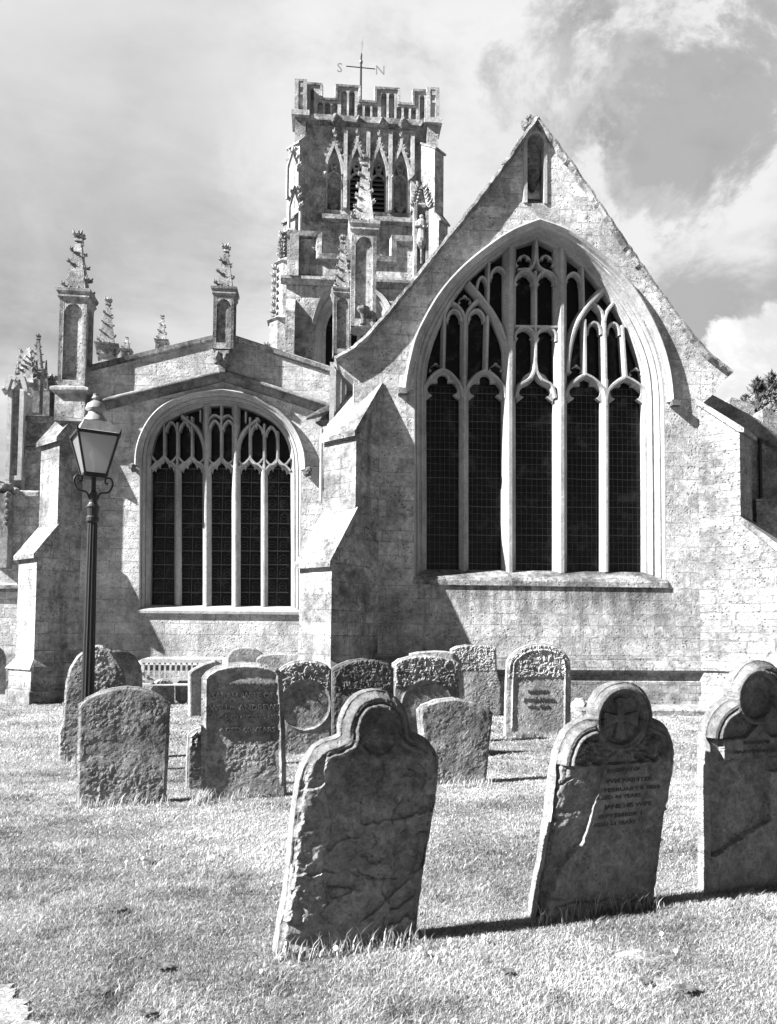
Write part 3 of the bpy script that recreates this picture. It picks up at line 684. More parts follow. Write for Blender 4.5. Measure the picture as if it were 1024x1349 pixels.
# ---------------------------------------------------------------- nave east gable with stepped battlement
YN = 11.0
c3 = crop(340, 250, 3.657)
def N3(x, y, yy=YN): return L(*c3(x, y), yy)
zhi = N3(230,246)[1]; zlo = N3(480,330)[1]; zhi2 = (N3(700,208)[1]); zhi = (zhi + zhi2)/2
xs = [N3(x,300)[0] for x in (140,300,650,770)]
arcx0, arcx1 = N3(283,650)[0], N3(640,650)[0]; zsp = N3(283,640)[1]; zap = N3(450,480)[1]; xm = (arcx0+arcx1)/2
def parc(x0, x1, zs, za, zb, n=9):
    xm = (x0+x1)/2; h = (x1-x0)/2
    l = cr([(x0,zs),(x0+h*.18,zs+(za-zs)*.55),(x0+h*.5,zs+(za-zs)*.86),(xm,za)], n)
    return [(x0,zb)] + l + [(2*xm-a,b) for a,b in l[::-1][1:]] + [(x1,zb)]
arch = parc(arcx0, arcx1, zsp, zap, 6.5)
mb = MB(); mb.fill([[(xs[0],0),(xs[0],zhi),(xs[1],zhi),(xs[1],zlo),(xs[2],zlo),(xs[2],zhi),(xs[3],zhi),(xs[3],0)], arch], YN, YN+.7)
part(mb, 'nave_wall', 'tower')
inr = parc(arcx0+.32, arcx1-.32, zsp, zap-.32, 6.5)
nw = part(jamb_loft(arch, inr, [(0,YN),(.1,YN),(.2,YN+.1),(.5,YN+.15),(.6,YN+.3),(1,YN+.35),(1,YN+.7)], 60), 'nave_window', 'trim', label='window over the chancel, mostly hidden behind pinnacles')
mb = MB(); mb.fill([inr], YN+.55, YN+.6); part(mb, 'glass', 'glass', nw)
mb = MB()
for k in range(1,5): 
    x = arcx0+.32+(arcx1-arcx0-.64)*k/5; mb.box(x-.07, x+.07, YN+.4, YN+.54, 6.5, zap-.5)
part(mb, 'mullion', 'trim', nw)
mb = MB(); mb.sweep(parc(arcx0-.12, arcx1+.12, zsp, zap+.14, zsp-.1), [(-.12,YN+.01),(-.1,YN-.12),(.03,YN-.16),(.06,YN+.01)]); part(mb, 'hood_mould', 'trim', nw)
mb = MB(); P = [(xs[0],zhi),(xs[1],zhi),(xs[1],zlo),(xs[2],zlo),(xs[2],zhi),(xs[3],zhi)]
mb.sweep(P, [(-.16,YN-.01),(-.12,YN-.12),(.06,YN-.16),(.1,YN+.35),(.06,YN+.8),(-.16,YN+.72)]); part(mb, 'battlement_coping', 'cope')
zst = (N3(200,452)[1] + N3(640,425)[1])/2
mb = MB(); mb.prism([(YN+.02,zst+.1),(YN-.22,zst+.02),(YN-.22,zst-.08),(YN-.05,zst-.22),(YN+.02,zst-.22)], lambda a,b,s: ((xs[0]-.2,xs[3])[s],a,b)); part(mb, 'string_course', 'cope')
jn = N3(205,640)[0]
mb = MB(); x0,x1 = N3(133,640,YN-.4)[0], N3(177,640,YN-.4)[0]; z0 = N3(150,560)[1]
mb.prism([(YN-.5,0),(YN-.5,z0-.35),(YN,z0+.25),(YN,0)], lambda a,b,s: ((x0,x1)[s],a,b)); part(mb, 'nave_buttress', 'tower')
mb = MB(); x0,x1 = N3(155,300)[0], N3(198,300)[0]; mb.box(x0,x1,YN-.25,YN,zst,zhi-.1); part(mb, 'nave_pier', 'tower')
# crocketed stair turret at the left corner of the nave
mb = MB(); x0, zt0 = N3(128, 215, YN+.6)
for k, (r, za, zb2) in enumerate(((.55,0,N3(110,640,YN+.6)[1]),(.42,N3(110,640,YN+.6)[1],N3(110,360,YN+.6)[1]),(.28,N3(110,360,YN+.6)[1],zt0))):
    mb.lathe([(r,za),(r,zb2-.1),(r+.1,zb2-.04),(r*.7,zb2+.15)], (x0+.25-.1*(2-k),YN+.6,0), 8, .39)
    for j in range(8): crocket(mb, (x0+.25-.1*(2-k)-r, YN+.4, max(za,5)+(zb2-max(za,5))*j/8), (-1,-.3), .16, j+k*9)
part(mb, 'stair_turret', 'pinn')
# statue under a canopy at the nave's right corner
c2 = crop(340, 30, 3.657)
YS = YN - .35
S2 = lambda x, y: L(*c2(x, y), YS)
mb = MB(); x0,x1 = S2(752,950)[0], S2(822,950)[0]; xm2 = (x0+x1)/2; zb2 = S2(785,1300)[1]; zt2 = S2(785,885)[1]
mb.box(x0,x1,YS+.12,YS+.5,zb2,zt2); mb.box(x0,x0+.10,YS-.1,YS+.12,zb2,zt2+.1); mb.box(x1-.10,x1,YS-.1,YS+.12,zb2,zt2-.2)
sn = part(mb, 'canopied_niche', 'pinn')
mb = MB(); ztp = S2(785,770)[1]; mb.lathe([(.28,-.05),(.30,.05),(.2,.15),(.05,ztp-zt2)], (xm2,YS+.2,zt2), 6)
for j in range(14): crocket(mb, (xm2+.26*(1-j/16)*(-1)**j, YS+.05, zt2+(ztp-zt2)*j/15), ((-1)**j,-.3), .16, j)
part(mb, 'spirelet', 'pinn', sn)
mb = MB(); zs0 = S2(780,1062)[1]; H = S2(780,928)[1] - zs0
mb.lathe([(.17,0),(.19,.1*H),(.15,.4*H),(.17,.55*H),(.18,.72*H),(.15,.8*H),(.06,.84*H),(.09,.89*H),(.10,.94*H),(.05,H)], (xm2,YS-.02,zs0), 10)
mb.tube([(xm2-.17,YS-.05,zs0+.74*H),(xm2-.2,YS-.12,zs0+.55*H),(xm2-.05,YS-.2,zs0+.55*H)], [.06,.055,.04], 6); mb.tube([(xm2+.17,YS-.05,zs0+.74*H),(xm2+.2,YS-.12,zs0+.5*H),(xm2+.04,YS-.2,zs0+.5*H)], [.06,.055,.04], 6)
part(mb, 'statue', 'trim', sn)
mb = MB(); mb.lathe([(.05,-.75),(.06,-.25),(.14,-.15),(.19,-.05),(.19,0)], (xm2,YS-.02,zs0), 8); part(mb, 'statue_corbel', 'pinn', sn)
mb = MB()   # nave roof and flank
mb.box(xs[0]+.2, xs[3], YN+.7, 25.9, 0, zlo-.4); part(mb, 'nave_body', 'tower')

# ---------------------------------------------------------------- tower
YT = 26.0
def W2(x, y, yy=YT): return L(*c2(x, y), yy)
ux = lambda x, y=700: W2(x, y)[0]
zmid = lambda xa, ya, xb, yb: (W2(xa,ya)[1] + W2(xb,yb)[1])/2
zpar = zmid(240,455,800,488); zstr0 = zmid(275,925,745,955)
bx = (367, 476, 583, 688); zb0 = zmid(330,900,720,918); zsp0 = zmid(367,712,688,735); zap0 = zmid(367,640,688,672); zog = zmid(367,565,688,600); zfin = zmid(367,520,688,548)
hw = (ux(405)-ux(329))/2
holes = [parc(ux(c)-hw, ux(c)+hw, zsp0, zap0, zb0, 5) for c in bx]
xa, xb = ux(232), ux(815); ytb = YT + (xb-xa)
mb = MB(); mb.fill([[(xa,2),(xa,zpar),(xb,zpar),(xb,2)]] + holes, YT, YT+.55)
mb.box(xa, xb, YT+1.3, ytb, 2, zpar-.6); mb.box(xa, xa+.5, YT+.55, YT+1.3, 2, zpar-.6); mb.box(xb-.5, xb, YT+.55, YT+1.3, 2, zpar-.6)
part(mb, 'tower_wall', 'tower')
for i, c in enumerate(bx):
    xc = ux(c); mb = MB()
    bw_ = part(jamb_loft(holes[i], [(xc+(a-xc)*.78, zb0+.05+(b-zb0)*.96) for a,b in holes[i]], [(0,YT-.03),(.2,YT-.03),(.35,YT+.1),(.7,YT+.15),(.8,YT+.3),(1,YT+.35),(1,YT+.55)], 40), 'belfry_opening', 'trimT', label='louvred belfry opening' if i in (1,2) else 'blind belfry panel with corbel')
    if i in (1, 2):
        mb = MB(); mb.box(xc-hw, xc+hw, YT+1.1, YT+1.2, zb0-.1, zap0+.1); part(mb, 'louvre_backing', 'dark', bw_)
        mb = MB(); n = 8
        for k in range(n):
            z = zb0 + .1 + (zsp0-zb0-.1)*k/n; mb.prism([(YT+.30,z),(YT+.34,z+.0),(YT+.8,z+.42),(YT+.76,z+.45),(YT+.30,z+.06)], lambda a,b,s: ((xc-hw*.8,xc+hw*.8)[s],a,b))
        part(mb, 'louvres', 'louvre', bw_)
    else:
        mb = MB(); mb.box(xc-hw, xc+hw, YT+.45, YT+.5, zb0-.1, zap0+.1); part(mb, 'blind_panel', 'tower', bw_)
        mb = MB(); z = zmid(367,875,688,890); mb.lathe([(.06,-.35),(.12,-.25),(.24,-.05),(.30,.0),(.30,.12)], (xc,YT+.32,z), 8); part(mb, 'statue_corbel', 'carve', bw_)
    mb = MB()
    # head tracery
    hd = [(xc-hw*.78,zsp0-.25),(xc-hw*.62,zsp0+.02),(xc-hw*.25,zsp0+.12),(xc,zsp0+.22),(xc+hw*.25,zsp0+.12),(xc+hw*.62,zsp0+.02),(xc+hw*.78,zsp0-.25)]
    mb.sweep(cr(hd,4), [(-.07,YT+.42),(-.03,YT+.3),(.03,YT+.3),(.07,YT+.42)])
    ring = [(xc+hw*.36*math.cos(t), zsp0+.55+hw*.36*math.sin(t)) for t in np.linspace(0,2*math.pi,13)[:-1]]
    mb.sweep(ring, [(-.06,YT+.41),(-.03,YT+.29),(.03,YT+.29),(.06,YT+.41)], closed=True)
    for sg in (-1,1): mb.sweep(cr([(xc,zsp0+.1),(xc+sg*hw*.25,zsp0+.3),(xc+sg*hw*.55,zsp0+.7)],4), [(-.05,YT+.415),(-.03,YT+.31),(.03,YT+.31),(.05,YT+.415)])
    part(mb, 'head_tracery', 'trimT', bw_)
    mb = MB()   # ogee hood with crockets
    for sg in (-1, 1):
        pth = cr([(xc+sg*hw*1.12,zsp0-.25),(xc+sg*hw*.98,zsp0+.35),(xc+sg*hw*.55,zsp0+(zog-zsp0)*.55),(xc+sg*hw*.16,zsp0+(zog-zsp0)*.8),(xc,zog)],6)
        mb.sweep(pth, [(-.08,YT+.01),(-.08,YT-.22),(.08,YT-.22),(.08,YT+.01)], dy=.004*sg)
        for j, k in enumerate((10, 14, 18, 21)): a, b = pth[k]; crocket(mb, (a+sg*.06, YT-.1, b), (sg,-.4), .15, j)
    mb.blob((xc-hw*1.12,YT-.12,zsp0-.3), .2, jit=.35, seed=i); mb.box(xc-.07,xc+.07,YT-.2,YT,zog-.1,zfin-.3)
    for j in range(3): crocket(mb, (xc,YT-.1,zfin-.55+.2*j), ((-1,0),(1,0),(0,-1))[j], .17, j); 
    mb.blob((xc,YT-.1,zfin-.1), .16, seed=4)
    part(mb, 'ogee_hood', 'trimT', bw_)
mb = MB()   # slender pilasters between the bays
for c in (421, 530, 637, 743): x = ux(c); mb = MB(); mb.box(x-.10, x+.10, YT-.30, YT, zb0, zmid(421,530,640,545)); part(mb, 'belfry_pilaster', 'trimT')
mb = MB(); mb.blob((ux(743),YT-.2,zsp0-.3), .25, jit=.35, seed=6); part(mb, 'carved_head', 'carve')
def strip(name, z0, z1, out, mat='cope', x0=xa-.1, x1=xb+.1):
    mb = MB(); mb.prism([(YT+.02,z1+.12),(YT-out,z1),(YT-out,z0+.08),(YT-.08,z0),(YT+.02,z0)], lambda a,b,s: ((x0,x1)[s],a,b)); return part(mb, name, mat)
strip('string_course', zpar-.42, zpar-.02, .38)
strip('string_course', zstr0-.35, zstr0-.02, .30)
mb = MB()
for x, s in ((367,.36),(477,.26),(588,.26),(692,.40),(788,.3)): 
    mb = MB()
    for k in range(3): mb.blob((ux(x)+.06*(k-1), YT-.40, zpar-.25+.12*k-.1), s*.42, jit=.4, seed=k+x)
    part(mb, 'carved_head', 'carve')
# panelled battlement
zb1 = zpar; zl1 = zmid(330,368,710,396); zh1 = zmid(430,305,620,323)
mx = [232, 300, 372, 488, 560, 680, 742, 812]
P = []
for k, x in enumerate(mx):
    up = (k % 4 in (0, 1)) if False else None
lv = [zh1, zl1, zh1, zl1, zh1, zl1, zh1]
edges = [232, 303, 372, 488, 562, 678, 744, 812]
top = []
for k in range(7): top += [(ux(edges[k]), lv[k]), (ux(edges[k+1]), lv[k])]
def panelh(x0, x1, z0, z1):
    h = (x1-x0)/2; return parc(x0, x1, z1-h*.9, z1, z0, 3)
hol = []
zg = zb1 + .08
def addp(a, b, n, zt_):
    for k in range(n):
        w_ = (b-a)/n; hol.append(panelh(ux(a+w_*k)+.055, ux(a+w_*(k+1))-.055, zg, zt_))
addp(243, 270, 1, zh1-.24); addp(278, 385, 3, zl1-.17); addp(392, 468, 2, zh1-.24); addp(470, 580, 3, zl1-.17); addp(585, 660, 2, zh1-.24); addp(660, 765, 3, zl1-.17); addp(772, 806, 1, zh1-.24)
mb = MB(); mb.fill([[(ux(232),zb1)] + top + [(ux(812),zb1)]] + hol, YT-.05, YT+.22)
par = part(mb, 'battlement', 'trimT')
mb = MB(); mb.fill([[(ux(234),zb1+.002)] + [(a, b-.03) for a,b in top] + [(ux(810),zb1+.002)]], YT+.221, YT+.55); part(mb, 'panel_backing', 'tower', par)
mb = MB(); mb.sweep(top, [(-.09,YT-.06),(-.08,YT-.12),(.03,YT-.14),(.07,YT+.2),(.03,YT+.6),(-.08,YT+.55)]); part(mb, 'coping', 'cope', par)
mb = MB()   # far sides of the battlement
for (x0,x1,y0,y1) in ((xa,xa+.4,YT+.6,ytb),(xb-.4,xb,YT+.6,ytb),(xa+.4,xb-.4,ytb-.4,ytb)):
    mb.box(x0,x1,y0,y1,zpar-.6,zl1)
    for k in range(3):
        f0, f1 = .12+.32*k, .12+.32*k+.17
        if x1-x0 < 1: mb.box(x0+.002,x1-.002,y0+(y1-y0)*f0,y0+(y1-y0)*f1,zl1,zh1)
        else: mb.box(x0+(x1-x0)*f0,x0+(x1-x0)*f1,y0+.002,y1-.002,zl1,zh1)
part(mb, 'battlement', 'tower')
# angle turrets
for x0, x1, zt_ in ((178,236,zmid(205,278,205,278)+.02),(808,868,zmid(838,330,838,330)+.02)):
    a, b = ux(x0,430), ux(x1,430); mb = MB(); zt_ = zh1-.20
    mb.box(a+.1, b-.1, YT-.42, YT+.8, zpar, zt_); mb.box(a, b, YT-.5, YT+.9, zt_, zt_+.12)
    for q_ in (a, b-.2): mb.box(q_, q_+.2, YT-.5, YT-.42, zpar, zt_)
    mb.box(a+.2, b-.2, YT-.47, YT-.42, zt_-.3, zt_); mb.box(a+.2, b-.2, YT-.47, YT-.42, zpar+.9*(zt_-zpar)/1.6, zpar+.9*(zt_-zpar)/1.6+.12)
    mb.box(a-.15, b+.15, YT-.65, YT+.9, zpar-.3, zpar-.02)
    part(mb, 'angle_turret', 'trimT')
    mb = MB(); mb.box(a+.04, b-.04, YT-.45, YT+.6, 4, zpar-.3); part(mb, 'turret_shaft', 'tower')
def tdiag(x, y, p): return L(*c2(x,y), YT - dk*p)[1]
jl = ux(262)
buttress(jl, YT, -1, .95, 0, [(.95, W2(262,520)[1], tdiag(205,570,1.0)), (1.2, tdiag(200,900,1.2), tdiag(195,930,1.3)), (1.5, tdiag(190,1060,1.5), tdiag(185,1085,1.5))], mat='tower', name='tower_buttress', plinth=None, cap=.12)
jr = ux(768)
buttress(jr, YT, 1, .80, 0, [(1.2, W2(768,575)[1], tdiag(850,600,1.2)), (1.5, tdiag(850,905,1.2), tdiag(870,945,1.5))], mat='tower', name='tower_buttress', plinth=None, cap=.14)
# gabled niches carved on the left buttress
mb = MB()
for (xa_, ya_, yb_) in ((172,600,860),(180,790,1040)):
    x_, z1 = L(*c2(xa_,ya_), YT-1.5); z0 = L(*c2(xa_,yb_), YT-1.5)[1]
    for sg in (-1,1): mb.tube([(x_+sg*.28,YT-1.45+sg*.2,z0),(x_+sg*.28,YT-1.45+sg*.2,z1-1.2),(x_,YT-1.5,z1)], .09, 5)
    for j in range(5): crocket(mb, (x_+.2*(-1)**j*(1-j/5), YT-1.5, z1-1.0+.22*j), ((-1)**j,-.3), .2, j)
part(mb, 'gabled_niche', 'trimT')
# weathervane
YV = YT + 3.2
V = lambda x, y: L(*c2(x, y), YV)
mb = MB(); xv, zv0 = V(495,380); zv1 = V(495,70)[1]; za = V(495,216)[1]
mb.tube([(xv,YV,zpar-1),(xv,YV,za),(xv,YV,zv1-.9)], [.085,.06,.03], 6)
wv_ = part(mb, 'weathervane', 'iron')
mb = MB(); al, ar = V(425,214)[0], V(565,222)[0]; mb.tube([(al,YV,za+.03),(ar,YV,za-.03)], .03, 5); mb.tube([(xv,YV-1.1,za),(xv,YV+1.1,za)], .03, 5)
part(mb, 'direction_arms', 'iron', wv_)
mb = MB(); mb.fill([[(xv-.03,zv1-1.2),(xv+.12,zv1-.5),(xv+.10,zv1),(xv-.02,zv1-.45)]], YV-.03, YV+.03); mb.blob((xv,YV,za+.35),.12,jit=.05); part(mb, 'arrow', 'trim', wv_)
def text_mesh(txt, size, extr, align='CENTER', shear=0.0, bold=0.0):
    cu = bpy.data.curves.new('t', 'FONT'); cu.body = txt; cu.size = size; cu.extrude = extr; cu.align_x = align; cu.shear = shear; cu.offset = bold*size; cu.resolution_u = 2
    ob = bpy.data.objects.new('t', cu); me = bpy.data.meshes.new_from_object(ob)
    v = [tuple(x.co) for x in me.vertices]; f = [tuple(p.vertices) for p in me.polygons]
    bpy.data.objects.remove(ob); bpy.data.curves.remove(cu); bpy.data.meshes.remove(me); return v, f
for ch, x in (('S', al-.38), ('N', ar+.30)):
    v, f = text_mesh(ch, .80, .012); mb = MB(); mb.add([(x+a, YV-c, za-.35+b) for a,b,c in v], f); part(mb, 'compass_letter', 'lampmetal', wv_)

# ---------------------------------------------------------------- south porch and aisle, far left
c8 = crop(0, 420, 3.75); YP = 9.5
P8 = lambda x, y, yy=YP: L(*c8(x, y), yy)
mb = MB(); x0, x1 = P8(40,600)[0], P8(120,600)[0]; zb_, zt_ = P8(80,800)[1], P8(80,352)[1]
mb.box(x0+.08, x1-.08, YP, YP+.8, 0, zt_); nb = part(mb, 'porch_pinnacle', 'pinn')
mb = MB()
for a, b in ((x0,x0+.13),(x1-.13,x1)): mb.box(a, b, YP-.14, YP, zb_, zt_)
mb.box(x0+.13, x1-.13, YP-.1, YP, zb_, zb_+.15); zg_ = P8(85,305)[1]; xm_ = (x0+x1)/2
for sg, xe in ((-1,x0-.05),(1,x1+.05)): mb.sweep(cr([(xe,zt_-.05),(xm_+sg*.18,zt_+.35),(xm_,zg_)],4), [(-.07,YP),(-.07,YP-.2),(.07,YP-.2),(.07,YP)], dy=sg*.003)
mb.fill([[(x0+.1,zt_),(xm_,zg_-.1),(x1-.1,zt_)]], YP-.02, YP+.5)
mb.blob((x0-.1,YP-.1,zt_-.02),.16,jit=.4,seed=1); mb.blob((x1+.05,YP-.1,zt_-.02),.14,jit=.4,seed=2)
part(mb, 'gabled_frame', 'trim', nb)
mb = MB(); zt2 = P8(100,122)[1]; mb.loft([[(xm_+.15+a*.28,YP+.4+b*.28,zt_+.3) for a,b in ((-1,-1),(1,-1),(1,1),(-1,1))],[(xm_+.15+a*.05,YP+.4+b*.05,zt2) for a,b in ((-1,-1),(1,-1),(1,1),(-1,1))]], closed=True, cap=True)
for j in range(6):
    for sg in (-1,1): crocket(mb, (xm_+.15+sg*(.26-.03*j),YP+.2,zt_+.4+(zt2-zt_-.4)*j/6.2), (sg,-.3), .11, j)
for sg in (-1,1,2): mb.loft([[(xm_+.15+sg*.3+a*.07,YP+.3+b*.07,zt_+.1) for a,b in ((-1,-1),(1,-1),(1,1),(-1,1))],[(xm_+.15+sg*.3+a*.015,YP+.3+b*.015,zt_+1.1) for a,b in ((-1,-1),(1,-1),(1,1),(-1,1))]], closed=True, cap=True)
part(mb, 'spirelet', 'pinn', nb)
YQ = YP + 1.2
pinnacle(47.5, YQ, 545, 495, 488, 439, .42, 4, 0, mat='carve', panel=False)
mb = MB(); x0, z1 = L(40,500,YQ+.3); x1 = L(72,500,YQ+.3)[0]; z0 = L(55,549,YQ+.3)[1]
mb.box(x0,x1,YQ+.3,YQ+1.5,z0,L(55,500,YQ+.3)[1]); 
for k in range(5): mb.blob((x0+.3+.12*k,YQ+.4,L(55,498,YQ+.3)[1]+.05),.12,jit=.4,seed=k)
part(mb, 'porch_turret', 'carve')
mb = MB(); x0, x1 = P8(118,600,YP+.4)[0], L(120,700,YP+.4)[0]; z1 = P8(150,490,YP+.4)[1]; mb.box(x0,x1,YP+.4,YP+6,0,z1)
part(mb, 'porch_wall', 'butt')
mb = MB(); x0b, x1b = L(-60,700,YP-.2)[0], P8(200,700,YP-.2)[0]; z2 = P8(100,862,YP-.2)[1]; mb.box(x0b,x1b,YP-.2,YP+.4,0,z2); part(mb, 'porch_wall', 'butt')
mb = MB()
for z_, o in ((z1,.14),(P8(150,640,YP+.4)[1],.10)): mb = MB(); mb.prism([(YP+.42,z_+.08),(YP+.4-o,z_+.02),(YP+.4-o,z_-.1),(YP+.42,z_-.16)], lambda a,b,s: ((x0,x1)[s],a,b)); part(mb, 'string_course', 'cope')
for z_, o in ((z2,.14),(P8(100,1320,YP-.2)[1],.18)): mb = MB(); mb.prism([(YP-.18,z_+.1),(YP-.2-o,z_+.02),(YP-.2-o,z_-.1),(YP-.18,z_-.2)], lambda a,b,s: ((x0b,x1b)[s],a,b)); part(mb, 'string_course', 'cope')
mb = MB(); xg, zg2 = P8(25,835,YP-.4)
for k in range(8): mb.blob((xg+random.uniform(-.3,.35),YP-.35,zg2+random.uniform(-.2,.25)),random.uniform(.1,.22),jit=.4,seed=k)
xp0, xp1 = L(0,800,YP-.5)[0], L(9,800,YP-.5)[0]; zq = P8(20,1230,YP-.5)[1]; mb.box(xp0-.2,xp1-.1,YP-.55,YP-.2,zq,zg2-.2); mb.box(xp1-.14,xp1,YP-.62,YP-.2,zq,zg2-.2)
for k in range(6): mb.blob((xp1-.05,YP-.6,zq+(zg2-zq)*(.55+.07*k)),.1,jit=.4,seed=k)
part(mb, 'carved_stop', 'carve')

# ---------------------------------------------------------------- north vestry behind the right buttress
YV2 = 3.4
c9 = crop(924, 480, 5.62)
V9 = lambda x, y, yy=YV2: L(*c9(x, y), yy)
ra, rb = V9(120,295), V9(600,555)
slp = (rb[1]-ra[1])/(rb[0]-ra[0]); xe = ra[0]+7.5; ze = lambda x: ra[1]+slp*(x-ra[0])
xx0 = xr-.2
mb = MB(); mb.fill([[(xx0,-.3),(xx0,ze(xx0)-.25),(xe,ze(xe)-.25),(xe,-.3)]], YV2, YV2+.6); part(mb, 'vestry_wall', 'rough')
mb = MB(); mb.sweep([(xx0,ze(xx0)),(xe,ze(xe))], [(-.36,YV2+.01),(-.30,YV2-.14),(-.05,YV2-.24),(.04,YV2-.24),(.09,YV2+.3),(.05,YV2+.9),(-.3,YV2+.7)]); part(mb, 'vestry_coping', 'carve')
mb = MB(); mb.prism([(xx0,ze(xx0)-.3),(xe,ze(xe)-.3),(xe,ze(xe)-.5),(xx0,ze(xx0)-.5)], lambda a,b,s:(a,(YV2+.6,9)[s],b)); part(mb, 'vestry_roof', 'roofst')
mb = MB(); x_ = V9(428,700)[0]; mb.tube([(x_,YV2-.06,V9(428,990)[1]),(x_,YV2-.06,V9(428,540)[1]),(x_+.08,YV2-.12,V9(440,525)[1])], .045, 8); part(mb, 'downpipe', 'iron')
mb = MB(); xa_, za_ = V9(408,1000,YV2-1.0); mb.box(xa_, xe, YV2-1.0, YV2-.02, -.3, za_)
mb.prism([(YV2-1.0,za_),(YV2-1.06,za_-.06),(YV2-1.06,za_+.0),(YV2-.02,za_+.18),(YV2-.02,za_)], lambda a,b,s:((xa_-.05,xe)[s],a,b)); part(mb, 'lean_to', 'butt')
mb = MB()   # old battlement blocks beyond the vestry
for (a, b, c, d, yy) in ((205,395,240,420,5.6),(450,640,325,480,4.6)):
    x0,z1 = V9(a,c,yy); x1,z0 = V9(b,d,yy); mb.prism([(x0,z0-1.2),(x0+.02,z1-.06),(x0+.07,z1),(x1,z1-.22),(x1,z0-1.2)], lambda p,q,s,yy=yy:(p,(yy,yy+.5)[s],q))
part(mb, 'vestry_battlement', 'rough')

# ================================================================== tree
def lm(name, a, b):
    m, T = newmat(name); oi = T.n('ShaderNodeAttribute', attribute_name='rnd').outputs['Fac']
    bs = T.n('ShaderNodeBsdfPrincipled', {'Base Color': grey(T, T.mapr(oi, 0, 1, a, b, False)), 'Roughness': .8}); bs.inputs['Specular IOR Level'].default_value = .2
    T.n('ShaderNodeOutputMaterial', {0: bs.outputs[0]}); return m
M['leaf'] = lm('yew_foliage', .02, .11); M['bark'] = plain('bark', .06, .9, nscale=6, bump=.6)
def setrnd(me, per_face, vals):
    a = me.attributes.new('rnd', 'FLOAT', 'FACE'); a.data.foreach_set('value', np.repeat(vals, per_face).astype(np.float32))
def conifer(px, dist, H, R, nl, label, seed):
    rr = np.random.default_rng(seed); d = ray(px, 700); base = CAMP + d * (dist / d.y); base.z = 0
    t = empty('conifer_tree', base); tag(t, label, 'tree', 'conifers behind the church')
    mb = MB(); mb.tube([(0,0,-.2),(.05,0,H*.5),(0,.03,H*.97)], [.28,.16,.015], 8)
    spires = [(0,0,H,R)] + [(R*.75*math.cos(a)*q_, R*.75*math.sin(a)*q_, H*(.97-.30*q_*rr.uniform(.5,1)), R*.5) for a, q_ in zip(rr.uniform(0,6.28,9), rr.uniform(.35,1,9))]
    for x, y, h, r_ in spires[1:]: mb.tube([(0,0,h*.35),(x*.8,y*.8,h*.6),(x,y,h*.97)], [.08,.05,.012], 5)
    mb.make('trunk', M['bark'], t)
    V = []; Fc = []; val = []
    for x, y, h, r_ in spires:
        n = int(nl*3/len(spires)); 
        for k in range(n//14):
            z = h*(1-rr.random()**1.3*.75); l = r_*min(1,((h-z)/h*3.2))**.75*rr.uniform(.35,1.15)+.03; a = rr.uniform(0,6.283); tone = rr.random()
            for s in np.linspace(.2,1,14):
                c = np.array([x+l*s*math.cos(a), y+l*s*math.sin(a), z+.55*l*s**1.5]) + rr.normal(0,.025+.04*l,3)
                u = np.array([math.cos(a)*.6, math.sin(a)*.6, .9]) + rr.normal(0,.5,3); u /= np.linalg.norm(u); q = np.cross(u, rr.normal(0,1,3)); q /= np.linalg.norm(q)+1e-9
                L_ = rr.uniform(.10,.22); b = len(V); V += [c-q*.03, c+q*.03, c+u*L_]; Fc.append((b,b+1,b+2)); val.append(np.clip(tone*.6+rr.uniform(0,.4),0,1))
    me = bpy.data.meshes.new('crown'); me.from_pydata([tuple(v) for v in V], [], Fc); setrnd(me, 1, np.array(val)); me.materials.append(M['leaf'])
    o = bpy.data.objects.new('crown', me); col.objects.link(o); o.parent = t
def treeH(px, py, dist):
    d = ray(px, py); return (CAMP + d*(dist/d.y)).z
conifer(1001, 27, treeH(1001,502,27), 1.1, 9000, 'dark conifer with thin leaning tip above the vestry wall, left of the taller one', 1)
conifer(1019, 28, treeH(1019,494,28), 1.5, 12000, 'dark conifer at the right edge of the photo, taller than its neighbour', 2)
conifer(985, 30, treeH(985,522,30), .8, 5000, 'small dark conifer just showing above the old battlement block', 3)

# ================================================================== bench
d_b = 17.75
bc = CAMP + ray(238, 900) * (d_b / ray(238, 900).y)
bench = empty('park_bench', (bc.x, bc.y + .02, 0), PSI); tag(bench, 'weathered wooden slatted bench standing against the church wall under the lower window', 'bench')
dB = d_b; hz = lambda py: 1.5 + (CY+S+F*math.tan(rad(3)) - py) / F * dB
zt, zb = .98, .56
wB = 1.75
mb = MB(); mb.box(-wB/2, wB/2, .0, .05, zt-.08, zt); mb.box(-wB/2, wB/2, .0, .05, zb-.05, zb); 
mb.make('back_rail', M['wood'], bench)
mb = MB(); n = 15
for k in range(n): x = -wB/2+.05+(wB-.1)*k/(n-1); mb.box(x-.022, x+.022, .012, .038, zb, zt-.08)
mb.make('back_slats', M['wood'], bench)
mb = MB()
for k in range(5): mb.box(-wB/2, wB/2, -.46+.095*k, -.46+.095*k+.08, .42, .445)
mb.make('seat', M['wood'], bench)
for sx in (-1, 1):
    x = sx*(wB/2-.03)
    mb = MB(); mb.box(x-.035,x+.035,-.46,-.39,0,.66); mb.make('leg', M['wood'], bench)
    mb = MB(); mb.box(x-.034,x+.034,.052,.12,0,zt); mb.make('leg', M['wood'], bench)
    mb = MB(); mb.box(x-.04,x+.04,-.5,.05,.66,.70); mb.make('armrest', M['wood'], bench)

